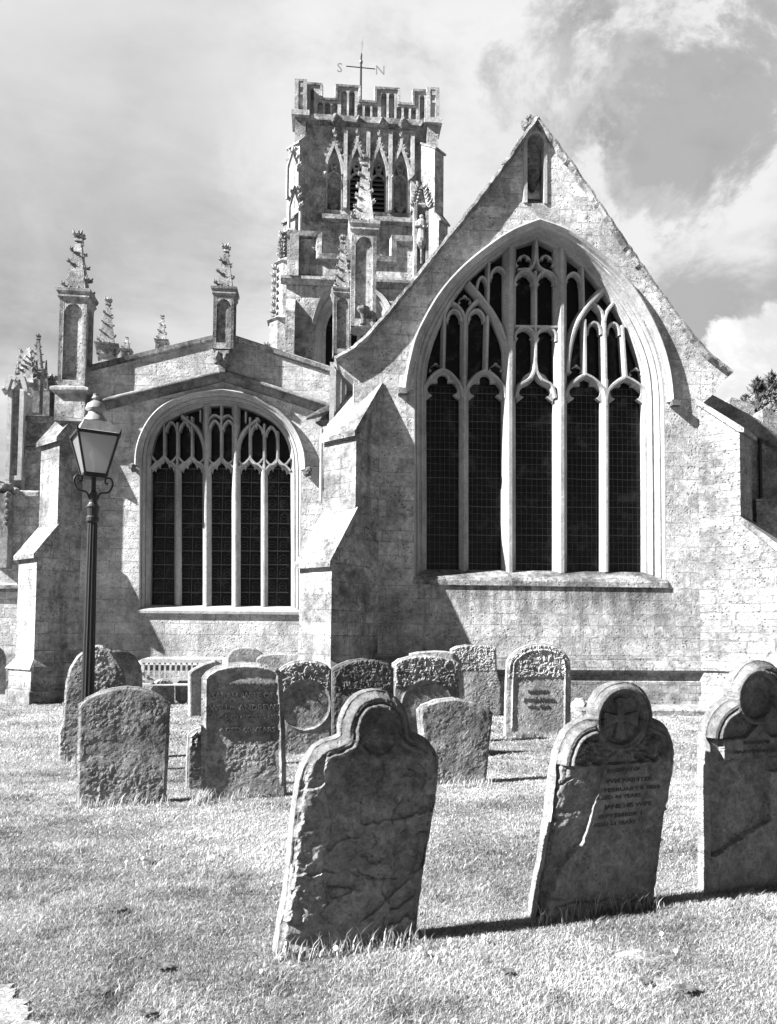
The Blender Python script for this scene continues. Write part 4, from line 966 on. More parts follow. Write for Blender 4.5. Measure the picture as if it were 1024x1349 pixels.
# ================================================================== lamp post
lp0 = CAMP + ray(116, 905) * (8.75 / ray(116, 905).y); lp0.z = 0
lamp = empty('street_lamp', lp0, rad(31)); tag(lamp, 'black fluted lamp post with four-sided glass lantern, standing behind a low arched gravestone', 'street lamp')
def hz8(py, d=8.75, px=122): r = ray(px, py); return 1.5 + r.z / r.y * d
zlb, zlt = hz8(623, 8.60), hz8(566, 8.45); zap_ = hz8(518); zcol = hz8(668)
mb = MB()
n = 24; rings = []
for z, r in ((-.1,.10),(.5,.10),(.55,.075),(.62,.072),(zcol-.18,.052)):
    rings.append([(r*(1-.13*(k%2))*math.cos(2*math.pi*k/n), r*(1-.13*(k%2))*math.sin(2*math.pi*k/n), z) for k in range(n)])
mb.loft(rings, closed=True, cap=True)
mb.lathe([(.052,zcol-.18),(.072,zcol-.16),(.072,zcol-.12),(.058,zcol-.10),(.066,zcol-.02),(.075,zcol),(.055,zcol+.03),(.045,zcol+.05),(.045,zcol+.16),(.028,zcol+.18),(.024,zlb)], (0,0,0), 16)
mb.make('pole', M['iron'], lamp, smooth=False)
mb = MB()
for sx in (-1, 1):
    pts = cr([(sx*.04,0,zcol+.10),(sx*.07,0,zcol+.17),(sx*.17,0,zlb-.16),(sx*.205,0,zlb-.07),(sx*.175,0,zlb-.01),(sx*.125,0,zlb-.03),(sx*.135,0,zlb-.075),(sx*.16,0,zlb-.06)],5) if False else None
    P_ = [(.04,zcol+.08),(.075,zcol+.16),(.16,zlb-.17),(.205,zlb-.08),(.18,zlb-.015),(.13,zlb-.02),(.125,zlb-.07),(.155,zlb-.075)]
    q = cr(P_, 5); bm_ = MB(); bm_.tube([(sx*a,0,b) for a,b in q], .011, 6); bm_.make('scroll_bracket', M['iron'], lamp)
wb, wt = .112, .215
zT = zlt + .0
corner = lambda t, o=0.0: [((wb+(wt-wb)*t+o)*a, (wb+(wt-wb)*t+o)*b, zlb+(zT-zlb)*t) for a, b in ((-1,-1),(1,-1),(1,1),(-1,1))]
mb = MB(); c0, c1 = corner(0), corner(1)
for k in range(4):
    mb.tube([c0[k], c1[k]], .016, 4); mb.tube([c0[k], c0[(k+1)%4]], .02, 4); mb.tube([c1[k], c1[(k+1)%4]], .022, 4)
    mb.loft([[Vector(c1[k])+Vector((s*a*.03,s2*b*.03,0)) for s,s2 in ((-.4,-.4),(.6,-.4),(.6,.6),(-.4,.6))] for a,b in ((1,1),)] + [[Vector(c1[k])*1.0 + Vector((c1[k][0]*.10, c1[k][1]*.10, .075))]*4], closed=True, cap=False)
mb.box(-wb, wb, -wb, wb, zlb-.03, zlb-.005)
mb.make('lantern_frame', M['iron'], lamp)
for k in range(4):
    i0 = corner(.02,-.006); i1 = corner(.985,-.006); j = (k+1)%4; mb = MB(); nrm = [(0,-1),(1,0),(0,1),(-1,0)][k]; o = Vector((nrm[0]*.004,nrm[1]*.004,0))
    a,b,c,d = Vector(i0[k]),Vector(i0[j]),Vector(i1[j]),Vector(i1[k])
    mb.add([a,b,c,d,a-o,b-o,c-o,d-o], [(0,1,2,3),(7,6,5,4),(0,4,5,1),(1,5,6,2),(2,6,7,3),(3,7,4,0)]); mb.make('pane', M['lampglass'], lamp)
zr1, zr2, zr3 = hz8(557.5), hz8(544), hz8(541)
mb = MB(); r4 = lambda w_, z: [(w_*a, w_*b, z) for a,b in ((-1,-1),(1,-1),(1,1),(-1,1))]
mb.loft([r4(wt+.01,zT-.012), r4(wt+.01,zT+.012), r4(wt*.9,zT+.03), r4(.14,zr1)], closed=True, cap=True)
mb.make('lantern_roof', M['lampmetal'], lamp)
mb = MB(); q = hz8(525)-hz8(533)
mb.lathe([(.14,zr1-.005),(.135,zr1+.02),(.12,zr1+.03),(.12,zr1+.045),(.105,zr1+.055),(.10,zr1+.075),(.085,zr2-.03),(.075,zr2+.02),(.115,zr2+.035),(.11,zr2+.045),(.09,zr2+.095),(.045,zr2+.13),(.03,zr2+.135)], (0,0,0), 16)
mb.make('vent_cap', M['lampmetal'], lamp, smooth=True)
mb = MB(); z0 = zr2+.13; mb.lathe([(.025,z0),(.025,z0+.02),(.045,z0+.03),(.045,z0+.04),(.03,z0+.06),(.035,z0+.08),(.018,zap_-.03),(.004,zap_)], (0,0,0), 10); mb.make('finial', M['lampmetal'], lamp)
mb = MB(); zc_ = zlb+.02; mb.tube([(0,0,zc_-.03),(0,0,zc_+.15)], .02, 8); mb.blob((0,0,zc_+.21),.055,(1,1,1.2),0,2); mb.make('lamp_bulb', M['petal'], lamp, smooth=True)
# ================================================================== gravestones
def vnoise(x, y, seed=0):
    """smooth value noise on arrays"""
    xi = np.floor(x).astype(np.int64); yi = np.floor(y).astype(np.int64); xf = x - xi; yf = y - yi
    def h(a, b):
        n = (a*374761393 + b*668265263 + seed*974711) & 0x7fffffff; n = ((n ^ (n >> 13)) * 1274126177) & 0x7fffffff
        return ((n ^ (n >> 16)) & 0xffff) / 65535.0
    u = xf*xf*(3-2*xf); v = yf*yf*(3-2*yf)
    return (h(xi,yi)*(1-u)+h(xi+1,yi)*u)*(1-v) + (h(xi,yi+1)*(1-u)+h(xi+1,yi+1)*u)*v
def fbm(x, y, sc, oct=4, seed=0, rough=.5):
    a = 1; s = 0; t = 0
    for k in range(oct): s = s + a*vnoise(x*sc*2**k+17.3*k, y*sc*2**k-9.1*k, seed+k*31); t += a; a *= rough
    return s/t
def sstep(a, b, x): t = np.clip((x-a)/(b-a), 0, 1); return t*t*(3-2*t)
def segdist(X, Y, poly):
    D = np.full(X.shape, 1e9)
    for (x0,y0),(x1,y1) in zip(poly[:-1], poly[1:]):
        dx, dy = x1-x0, y1-y0; l = dx*dx+dy*dy+1e-12; t = np.clip(((X-x0)*dx+(Y-y0)*dy)/l, 0, 1)
        D = np.minimum(D, np.hypot(X-x0-t*dx, Y-y0-t*dy))
    return D
class Stone: pass
def grave(label, mat, yaw, bpx, left, right, thick=.12, relief=None, res=.010, jit=.003, kind='gravestone', group='gravestones in the churchyard', seed=1, side_rough=.004, lean=0.0):
    """left/right: outline in photo pixels from the ground up to a shared top point"""
    B = G(*bpx); yr = rad(yaw); ux_ = Vector((math.cos(yr), math.sin(yr), 0)); n0 = Vector((math.sin(yr), -math.cos(yr), 0))
    up_ = Vector((0,0,math.cos(rad(lean)))) + n0*math.sin(rad(lean)); nrm = n0*math.cos(rad(lean)) - Vector((0,0,math.sin(rad(lean))))   # lean > 0 tips towards the viewer
    def onplane(p):
        d = ray(*p); t = (B - CAMP).dot(nrm) / d.dot(nrm); q = CAMP + d*t - B; return (q.dot(ux_), q.dot(up_))
    lc = [onplane(p) for p in left]; rc = [onplane(p) for p in right]
    top = lc[-1]
    def mono(c):
        out = [(c[0][0], -.12)]; z = -.12
        for s, h in c:
            if h > z + 1e-4: out.append((s, h)); z = h
        return np.array(out)
    lc, rc = mono(lc), mono(rc); hm = min(lc[-1,1], rc[-1,1])
    hs = np.unique(np.concatenate([np.arange(-.12, hm, res), lc[:,1], rc[:,1], hm - np.array([.001,.003,.006,.012,.02])])); hs = hs[hs <= hm]
    l = np.interp(hs, lc[:,1], lc[:,0]); r = np.interp(hs, rc[:,1], rc[:,0])
    l = l + (fbm(hs, hs*0, 22, 4, seed)-.5)*jit*2; r = r + (fbm(hs, hs*0+5, 22, 4, seed+3)-.5)*jit*2
    wmax = (r-l).max(); nx = max(12, int(wmax/res)); t = np.linspace(0, 1, nx+1)
    X = l[:,None] + (r-l)[:,None]*t[None,:]; Z = np.repeat(hs[:,None], nx+1, 1)
    poly = [(a,b) for a,b in zip(l,hs)] + [(a,b) for a,b in zip(r[::-1],hs[::-1])]
    Dd = segdist(X, Z, poly)
    St = Stone(); St.X, St.Z, St.D, St.on, St.w, St.h = X, Z, Dd, onplane, wmax, hm; St.dl = X - l[:,None]
    Rr = relief(St) if relief else (fbm(X,Z,9,5,seed)-.5)*.015
    # edges stay closed to the sides
    nr, nc = X.shape; V = np.zeros((nr*nc*2, 3)); V[:nr*nc,0] = X.ravel(); V[:nr*nc,1] = -Rr.ravel(); V[:nr*nc,2] = Z.ravel()
    V[nr*nc:,0] = X.ravel(); V[nr*nc:,1] = thick; V[nr*nc:,2] = Z.ravel()
    idx = np.arange(nr*nc).reshape(nr,nc); q = lambda a: np.c_[a[:-1,:-1].ravel(), a[:-1,1:].ravel(), a[1:,1:].ravel(), a[1:,:-1].ravel()]
    faces = [q(idx), q(idx+nr*nc)[:,::-1]]
    ring = np.concatenate([idx[:,0], idx[-1,1:], idx[::-1,-1][1:], idx[0,::-1][1:]])
    # sides in two strips with a roughened middle
    rm = np.arange(len(ring)) + 2*nr*nc; mid = V[ring].copy(); mid[:,1] = thick*.5; mid[:,0] += (RNG.random(len(ring))-.5)*side_rough; V = np.r_[V, mid]
    faces += [np.c_[ring[1:], ring[:-1], rm[:-1], rm[1:]], np.c_[rm[1:], rm[:-1], ring[:-1]+nr*nc, ring[1:]+nr*nc]]
    me = bpy.data.meshes.new(kind); me.from_pydata(V.tolist(), [], np.concatenate(faces).tolist()); me.update()
    me.materials.append(M[mat]); o = bpy.data.objects.new(kind, me); col.objects.link(o)
    o.location = B; o.rotation_euler = Matrix((ux_, -nrm, up_)).transposed().to_euler(); tag(o, label, 'gravestone', group)
    St.o = o; return St
def carve_text(St, lines, mat='letter', depth=.004, y=-.004, label=None):
    """lines: (text, px, py of centre, height px, slope)"""
    for txt, px, py, hpx, *rest in lines:
        mb = MB()
        s0, z0 = St.on((px, py)); s1, z1 = St.on((px, py-hpx)); v, f = text_mesh(txt, (z1-z0)*1.38, depth/2, bold=.012)
        if rest:
            (sa,_),(sb,_) = St.on((px-rest[0]/2,py)), St.on((px+rest[0]/2,py)); wnow = max(a for a,_,_ in v)-min(a for a,_,_ in v); k = (sb-sa)/wnow
        else: k = 1
        mb.add([(s0+a*k, y-c, z0+b) for a,b,c in v], f)
        mb.make('lettering', M[mat], St.o)
def flakes(X, Z, sc, n, amp, seed, warp=.3):
    w_ = fbm(X,Z,sc*2.2,3,seed+5)-.5; f = fbm(X+w_*warp/sc, Z+w_*warp/sc, sc, 4, seed)
    q = f*n; k = np.floor(q); fr = q-k; return (k + sstep(0,.05,fr) - f*n*.35)/n*amp

def crack(St, pts, wid=.004, dep=.014, seed=1, amp=.008):
    P = [St.on(p) for p in pts]; wx = (fbm(St.X,St.Z,28,4,seed)-.5)*amp*2; wz = (fbm(St.X,St.Z,28,4,seed+9)-.5)*amp*2
    return -dep*np.exp(-(segdist(St.X+wx, St.Z+wz, P)/wid)**2)
def step_edge(St, pts, dep, ramp, side=1, seed=1, amp=.010):
    """ledge along a traced line: one side drops sharply by dep and eases back over ramp"""
    P = [St.on(p) for p in pts]; X = St.X+(fbm(St.X,St.Z,24,4,seed)-.5)*amp*2; Z = St.Z+(fbm(St.X,St.Z,24,4,seed+9)-.5)*amp*2
    best = np.full(X.shape, 1e9); sg = np.zeros(X.shape)
    for (x0,y0),(x1,y1) in zip(P[:-1],P[1:]):
        dx,dy = x1-x0,y1-y0; l = dx*dx+dy*dy; t = np.clip(((X-x0)*dx+(Z-y0)*dy)/l,0,1); d = np.hypot(X-x0-t*dx,Z-y0-t*dy); m_ = d<best
        best = np.where(m_,d,best); sg = np.where(m_, np.sign((X-x0)*dy-(Z-y0)*dx), sg)
    s_ = best*sg*side; return -.62*dep*sstep(-.002,.003,s_)*(1-sstep(ramp*.3,ramp,s_))
def rimmed(St, notch_px, seed, depth=.055):
    """chamfered, rolled rim round the trefoil head (fading down the shafts)"""
    d = St.D; roll = -depth*(1-sstep(0,.052,d)) + .012*np.exp(-((d-.030)/.008)**2) - .012*np.exp(-((d-.056)/.006)**2) + .010*np.exp(-((d-.070)/.009)**2)
    return roll
def rel_big(St):
    X, Z, d = St.X, St.Z, St.D
    zn = St.on((448,978))[1]; rim = rimmed(St, None, 3)
    headmask = sstep(zn-.10, zn-.02, Z)
    R = rim*headmask + (1-headmask)*(-.012*(1-sstep(0,.02,d)))
    inner = sstep(.078,.088,d)*headmask; R -= inner*.030
    cxr, czr = St.on((503,968)); rr = np.hypot(X-cxr, Z-czr)
    a1 = np.hypot(X-cxr, Z-czr-.0)
    R -= (1-sstep(.095,.102,rr))*.022*headmask
    R -= .004*(1-sstep(.02,.17,St.dl))*(1-headmask)
    body = sstep(.004,.012,d)*(1-headmask)+sstep(.03,.05,d)*headmask
    fl = flakes(X,Z,3.6,5,.060,21) ; R += body*(fl-.028)*(1-.75*headmask)
    R += (fbm(X,Z,26,5,8)-.5)*.017 + (fbm(X,Z,8,3,9)-.5)*.022*body
    R += step_edge(St, m4([(292,520),(318,640),(318,720),(290,800),(282,900),(300,940),(360,945)]), .020, .12, -1, 4)*1.0
    R += step_edge(St, m4([(480,525),(530,500),(580,490)]), .014, .07, 1, 5) + step_edge(St, m4([(440,800),(520,790),(560,760),(620,705)]), .018, .09, 1, 6)
    R += step_edge(St, m4([(520,1050),(600,980),(670,910),(705,830),(712,710),(750,695),(765,580)]), .022, .13, -1, 7)
    R += step_edge(St, m4([(100,1105),(140,1100),(150,1000),(200,1010),(200,1070)]), .015, .09, 1, 8) + step_edge(St, m4([(160,1160),(230,1140),(310,1165),(375,1090)]), .014, .08, 1, 12)
    for pts, sd in (([(285,915),(300,1010),(270,1060)],2), ([(370,680),(400,730),(440,745)],3), ([(500,700),(520,740),(500,760)],5), ([(545,380),(555,440),(540,470)],6), ([(640,540),(600,600),(590,660)],7), ([(440,870),(480,900),(560,905),(620,915)],8), ([(500,1150),(560,1080),(560,1140)],9)):
        R += crack(St, m4(pts), .0035, .008, sd)
    chip = fbm(X,Z,30,4,6); R -= .022*(1-sstep(.0,.012,d-.035*chip))*(1-headmask)
    return R
c4 = crop(340, 890, 3.373); shift = lambda q, y, a, b: (q[0] + 5.5*(1-(y-a)/(b-a)), q[1]); m4 = lambda L_: [shift(c4(*p), p[1], 71, 1262) for p in L_]
S1 = grave('large dark trefoil-headed foreground gravestone with flaked blank face', 'grA', 22.0, (455,1251),
  m4([(88,1262),(100,1180),(128,1000),(150,780),(165,600),(182,470),(200,420),(222,372),(258,328),(300,302),(345,290),(368,278),(366,245),(373,205),(388,165),(412,125),(445,95),(485,77),(525,71)]),
  m4([(712,1170),(722,1045),(738,900),(770,690),(790,570),(801,450),(800,385),(788,335),(765,300),(735,278),(695,262),(678,252),(673,215),(662,172),(645,137),(620,107),(585,84),(555,74),(525,71)]),
  .115, rel_big, .0060, .003, seed=3, lean=5)
c5 = crop(680, 880, 3.854); m5 = lambda L_: [shift(c5(*p), p[1]-400, 78, 1280) for p in L_]
def disc(St, px, py, rpx):
    s, z = St.on((px,py)); s2, _ = St.on((px+rpx,py)); return np.hypot(St.X-s, St.Z-z), abs(s2-s), St.X-s, St.Z-z
def rel_cross(St):
    X, Z, d = St.X, St.Z, St.D
    zn = St.on(c5(400,262))[1]; zbnd = St.on(c5(560,470))[1]
    head = sstep(zbnd-.02, zbnd-.01, Z); wide = sstep(zbnd-.10, zbnd, Z)
    R = rimmed(St, None, 3)*wide + (1-wide)*(-.010*(1-sstep(0,.02,d)))
    inn = sstep(.080,.088,d)*head; R -= inn*.038
    # leaves in the spandrels
    lf = fbm(X,Z,26,2,12); lv = np.exp(-((lf-.5)/.06)**2); R += inn*(.030*sstep(.35,.75,fbm(X,Z,30,3,14)) + .012*lv)
    r, q, dx, dz = disc(St, *c5(550,262), 138/3.854)
    ringm = 1-sstep(q*.97,q*1.0,r); R = R*(1-ringm) + ringm*(-.010 + .014*np.exp(-((r-q*.90)/(q*.06))**2) - .006)
    cup = 1-sstep(q*.72,q*.78,r); R -= cup*.030
    ang = np.arctan2(dz, dx); arm = np.abs(np.sin(2*ang)); hw_ = .16*q + .30*q*(r/(q*.75))**1.5
    ax_ = np.minimum(np.abs(dx), np.abs(dz)); cross = (1-sstep(hw_*.55,hw_*.62,ax_*1.0))*(1-sstep(q*.62,q*.66,r)); R += cross*cup*.020
    # little gable between the spandrels
    sp, zp = St.on(c5(540,405)); hgab = (zp-zbnd); ga = np.clip(1-np.abs(X-sp)/(.10),0,1)*hgab
    gm = 1-sstep(-.003,.003,Z-zbnd-ga); R = np.where((Z>zbnd-.005)&(gm>.5)&(np.abs(X-sp)<.1), -.006, R)
    body = (1-head)*sstep(.03,.05,d)
    # delaminated left part
    sa, za = St.on(c5(455,500)); sb, zb = St.on(c5(345,880)); sc_, zc_ = St.on(c5(235,1020)); sd_, zd_ = St.on(c5(165,1210))
    edge = np.interp(Z, [zd_-.05,zd_,zc_,zb,za,zbnd+.05], [sd_,sd_,sc_,sb,sa,sa+.01]) + (fbm(Z,Z*0,16,4,22)-.5)*.025
    brk = (1-sstep(-.003,.004,X-edge))*(1-sstep(zbnd-.03,zbnd-.01,Z-.02*np.sin(X*22)))
    R += sstep(0,.006,d)*(1-head)*brk*(-.020 - (.022*(1-sstep(zb-.10,zb+.10,Z))) - .010*(1-sstep(.0,.14,St.dl)) + (fbm(X,Z,9,4,31)-.5)*.030 + (fbm(X,Z,40,3,3)-.5)*.010)
    R += (1-brk)*body*((fbm(X,Z,30,3,17)-.5)*.003)
    R += crack(St, m5([(190,1215),(270,1190),(420,1185),(480,1165),(560,1190),(600,1170)]), .005, .018, 3) + crack(St, m5([(220,600),(260,570),(275,560)]), .006, .015, 4) + step_edge(St, m5([(140,1110),(185,1000),(200,880)]), .016, .06, -1, 5)
    foot = 1-sstep(0,.01,Z-.075-(fbm(X,Z*0,7,4,9)-.5)*.09); R += foot*body*(.012+(fbm(X,Z,18,4,2)-.5)*.02)
    chip = fbm(X,Z,30,4,16); R -= .022*(1-sstep(0,.012,d-chip*.035))*(1-wide)
    return R + (fbm(X,Z,45,3,18)-.5)*.005
S2_ = grave('leaning dark gravestone with a carved cross in the roundel at its head', 'grA', 22.0, (785,1204),
  m5([(108,1280),(120,1180),(150,1000),(172,840),(190,680),(207,520),(220,440),(238,385),(262,340),(298,300),(345,274),(388,264),(396,250),(394,215),(404,175),(424,140),(452,112),(490,92),(530,81),(565,78)]),
  m5([(706,1180),(712,1130),(720,1080),(735,930),(755,745),(785,590),(806,480),(808,425),(800,370),(782,322),(755,288),(720,268),(694,258),(694,225),(688,185),(674,150),(655,122),(630,100),(598,84),(565,78)]),
  .115, rel_cross, .0055, .003, seed=7, lean=4.5)
carve_text(S2_, [('IN MEMORY OF', *c5(545,526), 5, 42), ('WM PAINTER', *c5(575,578), 5.5, 62), ('FEBRUARY 6 1829', *c5(590,620), 5, 72), ('AGED 44 YEARS', *c5(520,662), 5, 60), ('JANE HIS WIFE', *c5(570,706), 5.5, 62), ('SEPTEMBER 1', *c5(530,755), 5, 58), ('AGED 63 YEARS', *c5(495,798), 5, 58)], y=-.001, depth=.006)
c6 = crop(880, 850, 3.854); m6 = lambda L_: [shift(c6(*p), p[1], 80, 1240) for p in L_]
def rel_three(St):
    X, Z, d = St.X, St.Z, St.D
    zbnd = St.on(c6(420,470))[1]; wide = sstep(zbnd-.05,zbnd+.02,Z); head = sstep(zbnd-.005,zbnd+.005,Z)
    R = rimmed(St,None,3)*wide + (1-wide)*(-.010*(1-sstep(0,.02,d)))
    inn = sstep(.080,.088,d)*head; R -= inn*.03
    r, q, dx, dz = disc(St, *c6(462,262), 108/3.854); ringm = 1-sstep(q*.97,q,r); R = R*(1-ringm)+ringm*(-.004+.012*np.exp(-((r-q*.9)/(q*.07))**2)); R -= (1-sstep(q*.74,q*.79,r))*.035
    body = sstep(.03,.05,d)*(1-head)
    sp, zp = St.on(c6(465,400)); ga = np.clip(1-np.abs(X-sp)/.10,0,1)*(zp-zbnd)
    tab = ((Z<zbnd+ga)&(Z>zbnd-.13-(fbm(X,Z*0,9,4,3)-.5)*.04)&(X>St.on(c6(285,500))[0]+(fbm(Z,Z*0,30,3,3)-.5)*.02+.05*(zbnd-Z))).astype(float)
    R = np.where((Z>zbnd-.003)&(tab>.5)&(np.abs(X-sp)<.1), .0, R)
    lowe = np.interp(X, [St.on(c6(250,1070))[0],St.on(c6(340,1000))[0],St.on(c6(440,940))[0],St.on(c6(545,870))[0],9], [St.on(c6(250,1070))[1],St.on(c6(340,1000))[1],St.on(c6(440,940))[1],St.on(c6(545,870))[1],St.on(c6(545,870))[1]+.02])
    low = 1-sstep(-.003,.003,Z-lowe-(fbm(X,X*0,20,3,4)-.5)*.015)
    rgt = sstep(-.003,.003,X-St.on(c6(520,700))[0]-(fbm(Z,Z*0,12,4,6)-.5)*.05)*(1-head)*(1-sstep(0,.004,Z-St.on(c6(540,640))[1]))
    keep = np.clip(tab+low+rgt,0,1)
    R += sstep(0,.006,d)*(1-head)*(1-keep)*(-.034 - .014*(1-sstep(.0,.14,St.dl))+(fbm(X,Z,10,4,33)-.5)*.03+(fbm(X,Z,38,3,5)-.5)*.008)
    return R + (fbm(X,Z,45,3,28)-.5)*.004
S3 = grave('dark gravestone cut by the right edge, broken face and empty roundel at its head', 'grA', 22.0, (990,1172),
  m6([(224,1240),(222,1100),(218,900),(212,700),(208,540),(212,450),(225,400),(250,350),(285,312),(320,288),(340,272),(338,240),(345,200),(360,160),(385,122),(415,98),(450,84),(480,80)]),
  m6([(760,1150),(762,900),(766,620),(766,450),(755,400),(730,350),(690,312),(640,286),(618,270),(618,238),(610,200),(596,160),(575,125),(548,100),(515,85),(480,80)]),
  .115, rel_three, .0065, .003, seed=11, lean=4)
carve_text(S3, [('IN MEMORY OF', *c6(450,500), 4.5, 34), ('MARY HARRIET', *c6(450,545), 4.5, 62)], y=-.003, depth=.006)

def rel_old(amp=.02, seed=1, panel=None, rim=.02, scroll=0.0, fade=False):
    def f(St):
        X, Z, d = St.X, St.Z, St.D
        R = (fbm(X,Z,6,6,seed,.6)-.5)*amp*1.2 + .6*flakes(X,Z,4.0,5,amp*1.5,seed+2) - amp*.35
        pm = sstep(.45,.62,fbm(X,Z,5,3,seed+14)); R += (fbm(X,Z,44,3,seed+4)-.5)*amp*(.15+.85*pm)
        R *= .72
        if fade: R *= 1.25-1.0*sstep(St.h*.50, St.h*.62, Z)
        R -= rim*(1-sstep(0,.03,d))
        if scroll:
            zs = St.h*.62; m_ = sstep(zs, zs+.04, Z)*sstep(.02,.035,d)
            cell = fbm(X,Z,13,2,seed+9); R += m_*scroll*(np.exp(-((cell-.42)/.05)**2)+np.exp(-((cell-.60)/.05)**2)+.6*sstep(.4,.6,fbm(X,Z,34,2,seed+6)))
        if panel:
            kind, *a = panel
            if kind == 'disc': r, q, _, _ = disc(St, *a); R = R*sstep(q*.9,q*1.02,r) + (1-sstep(q*.9,q*1.02,r))*((fbm(X,Z,20,3,2)-.5)*.006-.012) + .008*np.exp(-((r-q)/.010)**2)
            if kind == 'frame': fr = np.exp(-((d-a[0])/.012)**2)*sstep(0.1,.15,Z); R += .018*fr
            if kind == 'arch':
                r, q, dx, dz = disc(St, a[0], a[1], a[2]); dd = np.where(dz>0, r, np.abs(dx)); R += .010*np.exp(-((dd-q)/.014)**2); ins = 1-sstep(q*.9,q,dd); R = R*(1-ins*.6)-.003*ins
        return R
    return f
grave('squat lichened gravestone with low curved top, in front of the lamp post', 'grB', 16, (160,1061),
  [(100,1064),(101,1000),(103,928),(112,920),(126,913),(145,907),(166,904)], [(219,1056),(222,1000),(225,926),(214,918),(200,910),(184,905.5),(166,904)], .09, rel_old(.015, 5, rim=.012), .010, seed=12)
grave('tall round-topped gravestone with a pitted face, crossed by the lamp post', 'grB', 16, (120,1002),
  [(76,1004),(76.5,985),(77,962),(82,950),(84,925),(86,900),(91,880),(101,864),(114,854),(128,849)], [(166,1000),(166,905),(164,887),(157,870),(146,857),(137,851),(128,849)], .11, rel_old(.02, 15, rim=.02), .013, seed=14)
grave('smooth dark round-topped gravestone behind the lamp post, left of the bench', 'grA', 24, (160,934),
  [(128,936),(128,885),(132,871),(140,861),(151,857),(158,856.5)], [(188,932),(188,888),(185,875),(178,864),(168,858),(158,856.5)], .14, rel_old(.006, 25, rim=.01), .02, seed=16)
sg = grave('gravestone with the raised name Sarah and worn lower half, beside a stone with a roundel', 'grB', 14, (322,1052),
  [(266,1056),(265,960),(266,893),(272,885),(284,878),(300,874),(322,872)], [(378,1043),(376,960),(372,887),(366,880),(355,876),(340,873),(322,872)], .085, rel_old(.011, 35, ('frame',.045), rim=.012, fade=True), .009, seed=18)
c7 = crop(220, 840, 3.938)
carve_text(sg, [('IN THE MEMORY OF', *c7(405,252), 5.0, 82), ('SARAH, WIFE OF', *c7(395,312), 7, 82), ('WILLm ANDREWS', *c7(405,376), 8, 92), ('WHO DIED AUGUST 2 1853', *c7(400,422), 5.5, 92), ('AGED 60 YEARS', *c7(420,488), 6, 74)], 'letter', .016, -.010)
grave('lichened gravestone with a carved blank roundel, right of the one naming Sarah', 'grB', 16, (404,993),
  [(366,998),(366,884),(374,877),(387,871),(403,868.5)], [(437,988),(437,882),(430,875),(418,870.5),(403,868.5)], .09, rel_old(.010, 45, ('disc',403,928,33), rim=.01, scroll=.012), .011, seed=20)
grave('narrow dark gravestone with carved scrolls, half hidden behind the one naming Sarah', 'grA', 20, (262,1040),
  [(246,1046),(246.5,1000),(248,968),(256,962),(268,957),(284,953)], [(330,1034),(330,975),(322,966),(306,957),(284,953)], .08, rel_old(.012, 55, scroll=.02, rim=.01), .012, seed=22)
grave('gravestone spotted with white lichen in front of the shaded wall corner', 'grD', 17, (478,985),
  [(438,990),(438,881),(445,876),(460,870),(480,867)], [(519,980),(519,880),(512,874),(498,869),(480,867)], .10, rel_old(.012, 65, rim=.01, scroll=.008), .012, seed=24)
grave('gravestone carved with a cherub and scrolls above a raised arch, right of the white-spotted stone', 'grB', 16, (562,980),
  [(518,985),(519,874),(527,868),(542,864),(562,862.5)], [(606,976),(606,874),(598,868.5),(582,864.5),(562,862.5)], .11, rel_old(.012, 75, ('arch',563,930,33), rim=.016, scroll=.014), .011, seed=26)
grave('plain flat-topped gravestone behind the cherub stone, only its top edge showing', 'grC', 12, (570,945),
  [(540,948),(541,861),(552,858.5),(575,857)], [(598,944),(598,860),(588,857.5),(575,857)], .12, rel_old(.006, 85), .025, seed=28)
grave('pale gravestone with a ragged face near the big window, left of the tall carved one', 'grC', 11, (628,944),
  [(595,946),(595,855),(603,851),(615,849),(632,848.5)], [(660,943),(660,905),(655,885),(654,852),(645,849.5),(632,848.5)], .12, rel_old(.020, 95, rim=.005, scroll=.012), .014, seed=30)
st = grave('tall pale gravestone with carved scroll border and worn inscription, in front of the big window', 'grC', 11, (708,970),
  [(666,973),(667.5,900),(669,872),(674,863),(685,854),(698,849),(712,847.5)], [(752,967),(752.5,885),(750.5,868),(744,858),(733,851),(722,848.3),(712,847.5)], .085, rel_old(.009, 105, ('frame',.10), rim=.004, scroll=.013), .009, seed=32)
c11 = crop(640, 830, 7.314)
carve_text(st, [('IN MEMORY', *c11(500,600), 3.6, 26), ('Joseph Horne', *c11(510,680), 5, 40), ('who died', *c11(500,745), 4, 28)], 'letter', .010, -.006)
grave('short wedge-shaped gravestone narrowing to the ground, leaning, behind the large foreground stone', 'grB', 16, (605,1034),
  [(561,1040),(557,990),(553,936),(559,929),(577,922),(601,919)], [(642,1030),(646,985),(651,940),(645,934),(627,924),(601,919)], .12, rel_old(.016, 115, rim=.03), .010, seed=34)
grave('round-topped dark gravestone against the church wall, just above the one naming Sarah', 'grB', 12, (325,935),
  [(300,938),(300,864),(305,857),(314,853),(325,852)], [(350,934),(350,866),(345,859),(336,853.5),(325,852)], .12, rel_old(.006, 125), .025, seed=36)
grave('low pale worn gravestone by the foot of the middle buttress, its top edge showing', 'grC', 12, (368,938),
  [(338,942),(338,868),(345,862.5),(368,860.5)], [(398,938),(398,868),(390,862),(368,860.5)], .12, rel_old(.010, 135), .025, seed=38)
grave('gravestone with a sloping shouldered top turned sideways, right of the bench', 'grC', 32, (270,943),
  [(250,948),(250,886),(256,881),(270,874),(284,870)], [(300,940),(300,884),(296,876),(284,870)], .10, rel_old(.010, 145), .02, seed=40)
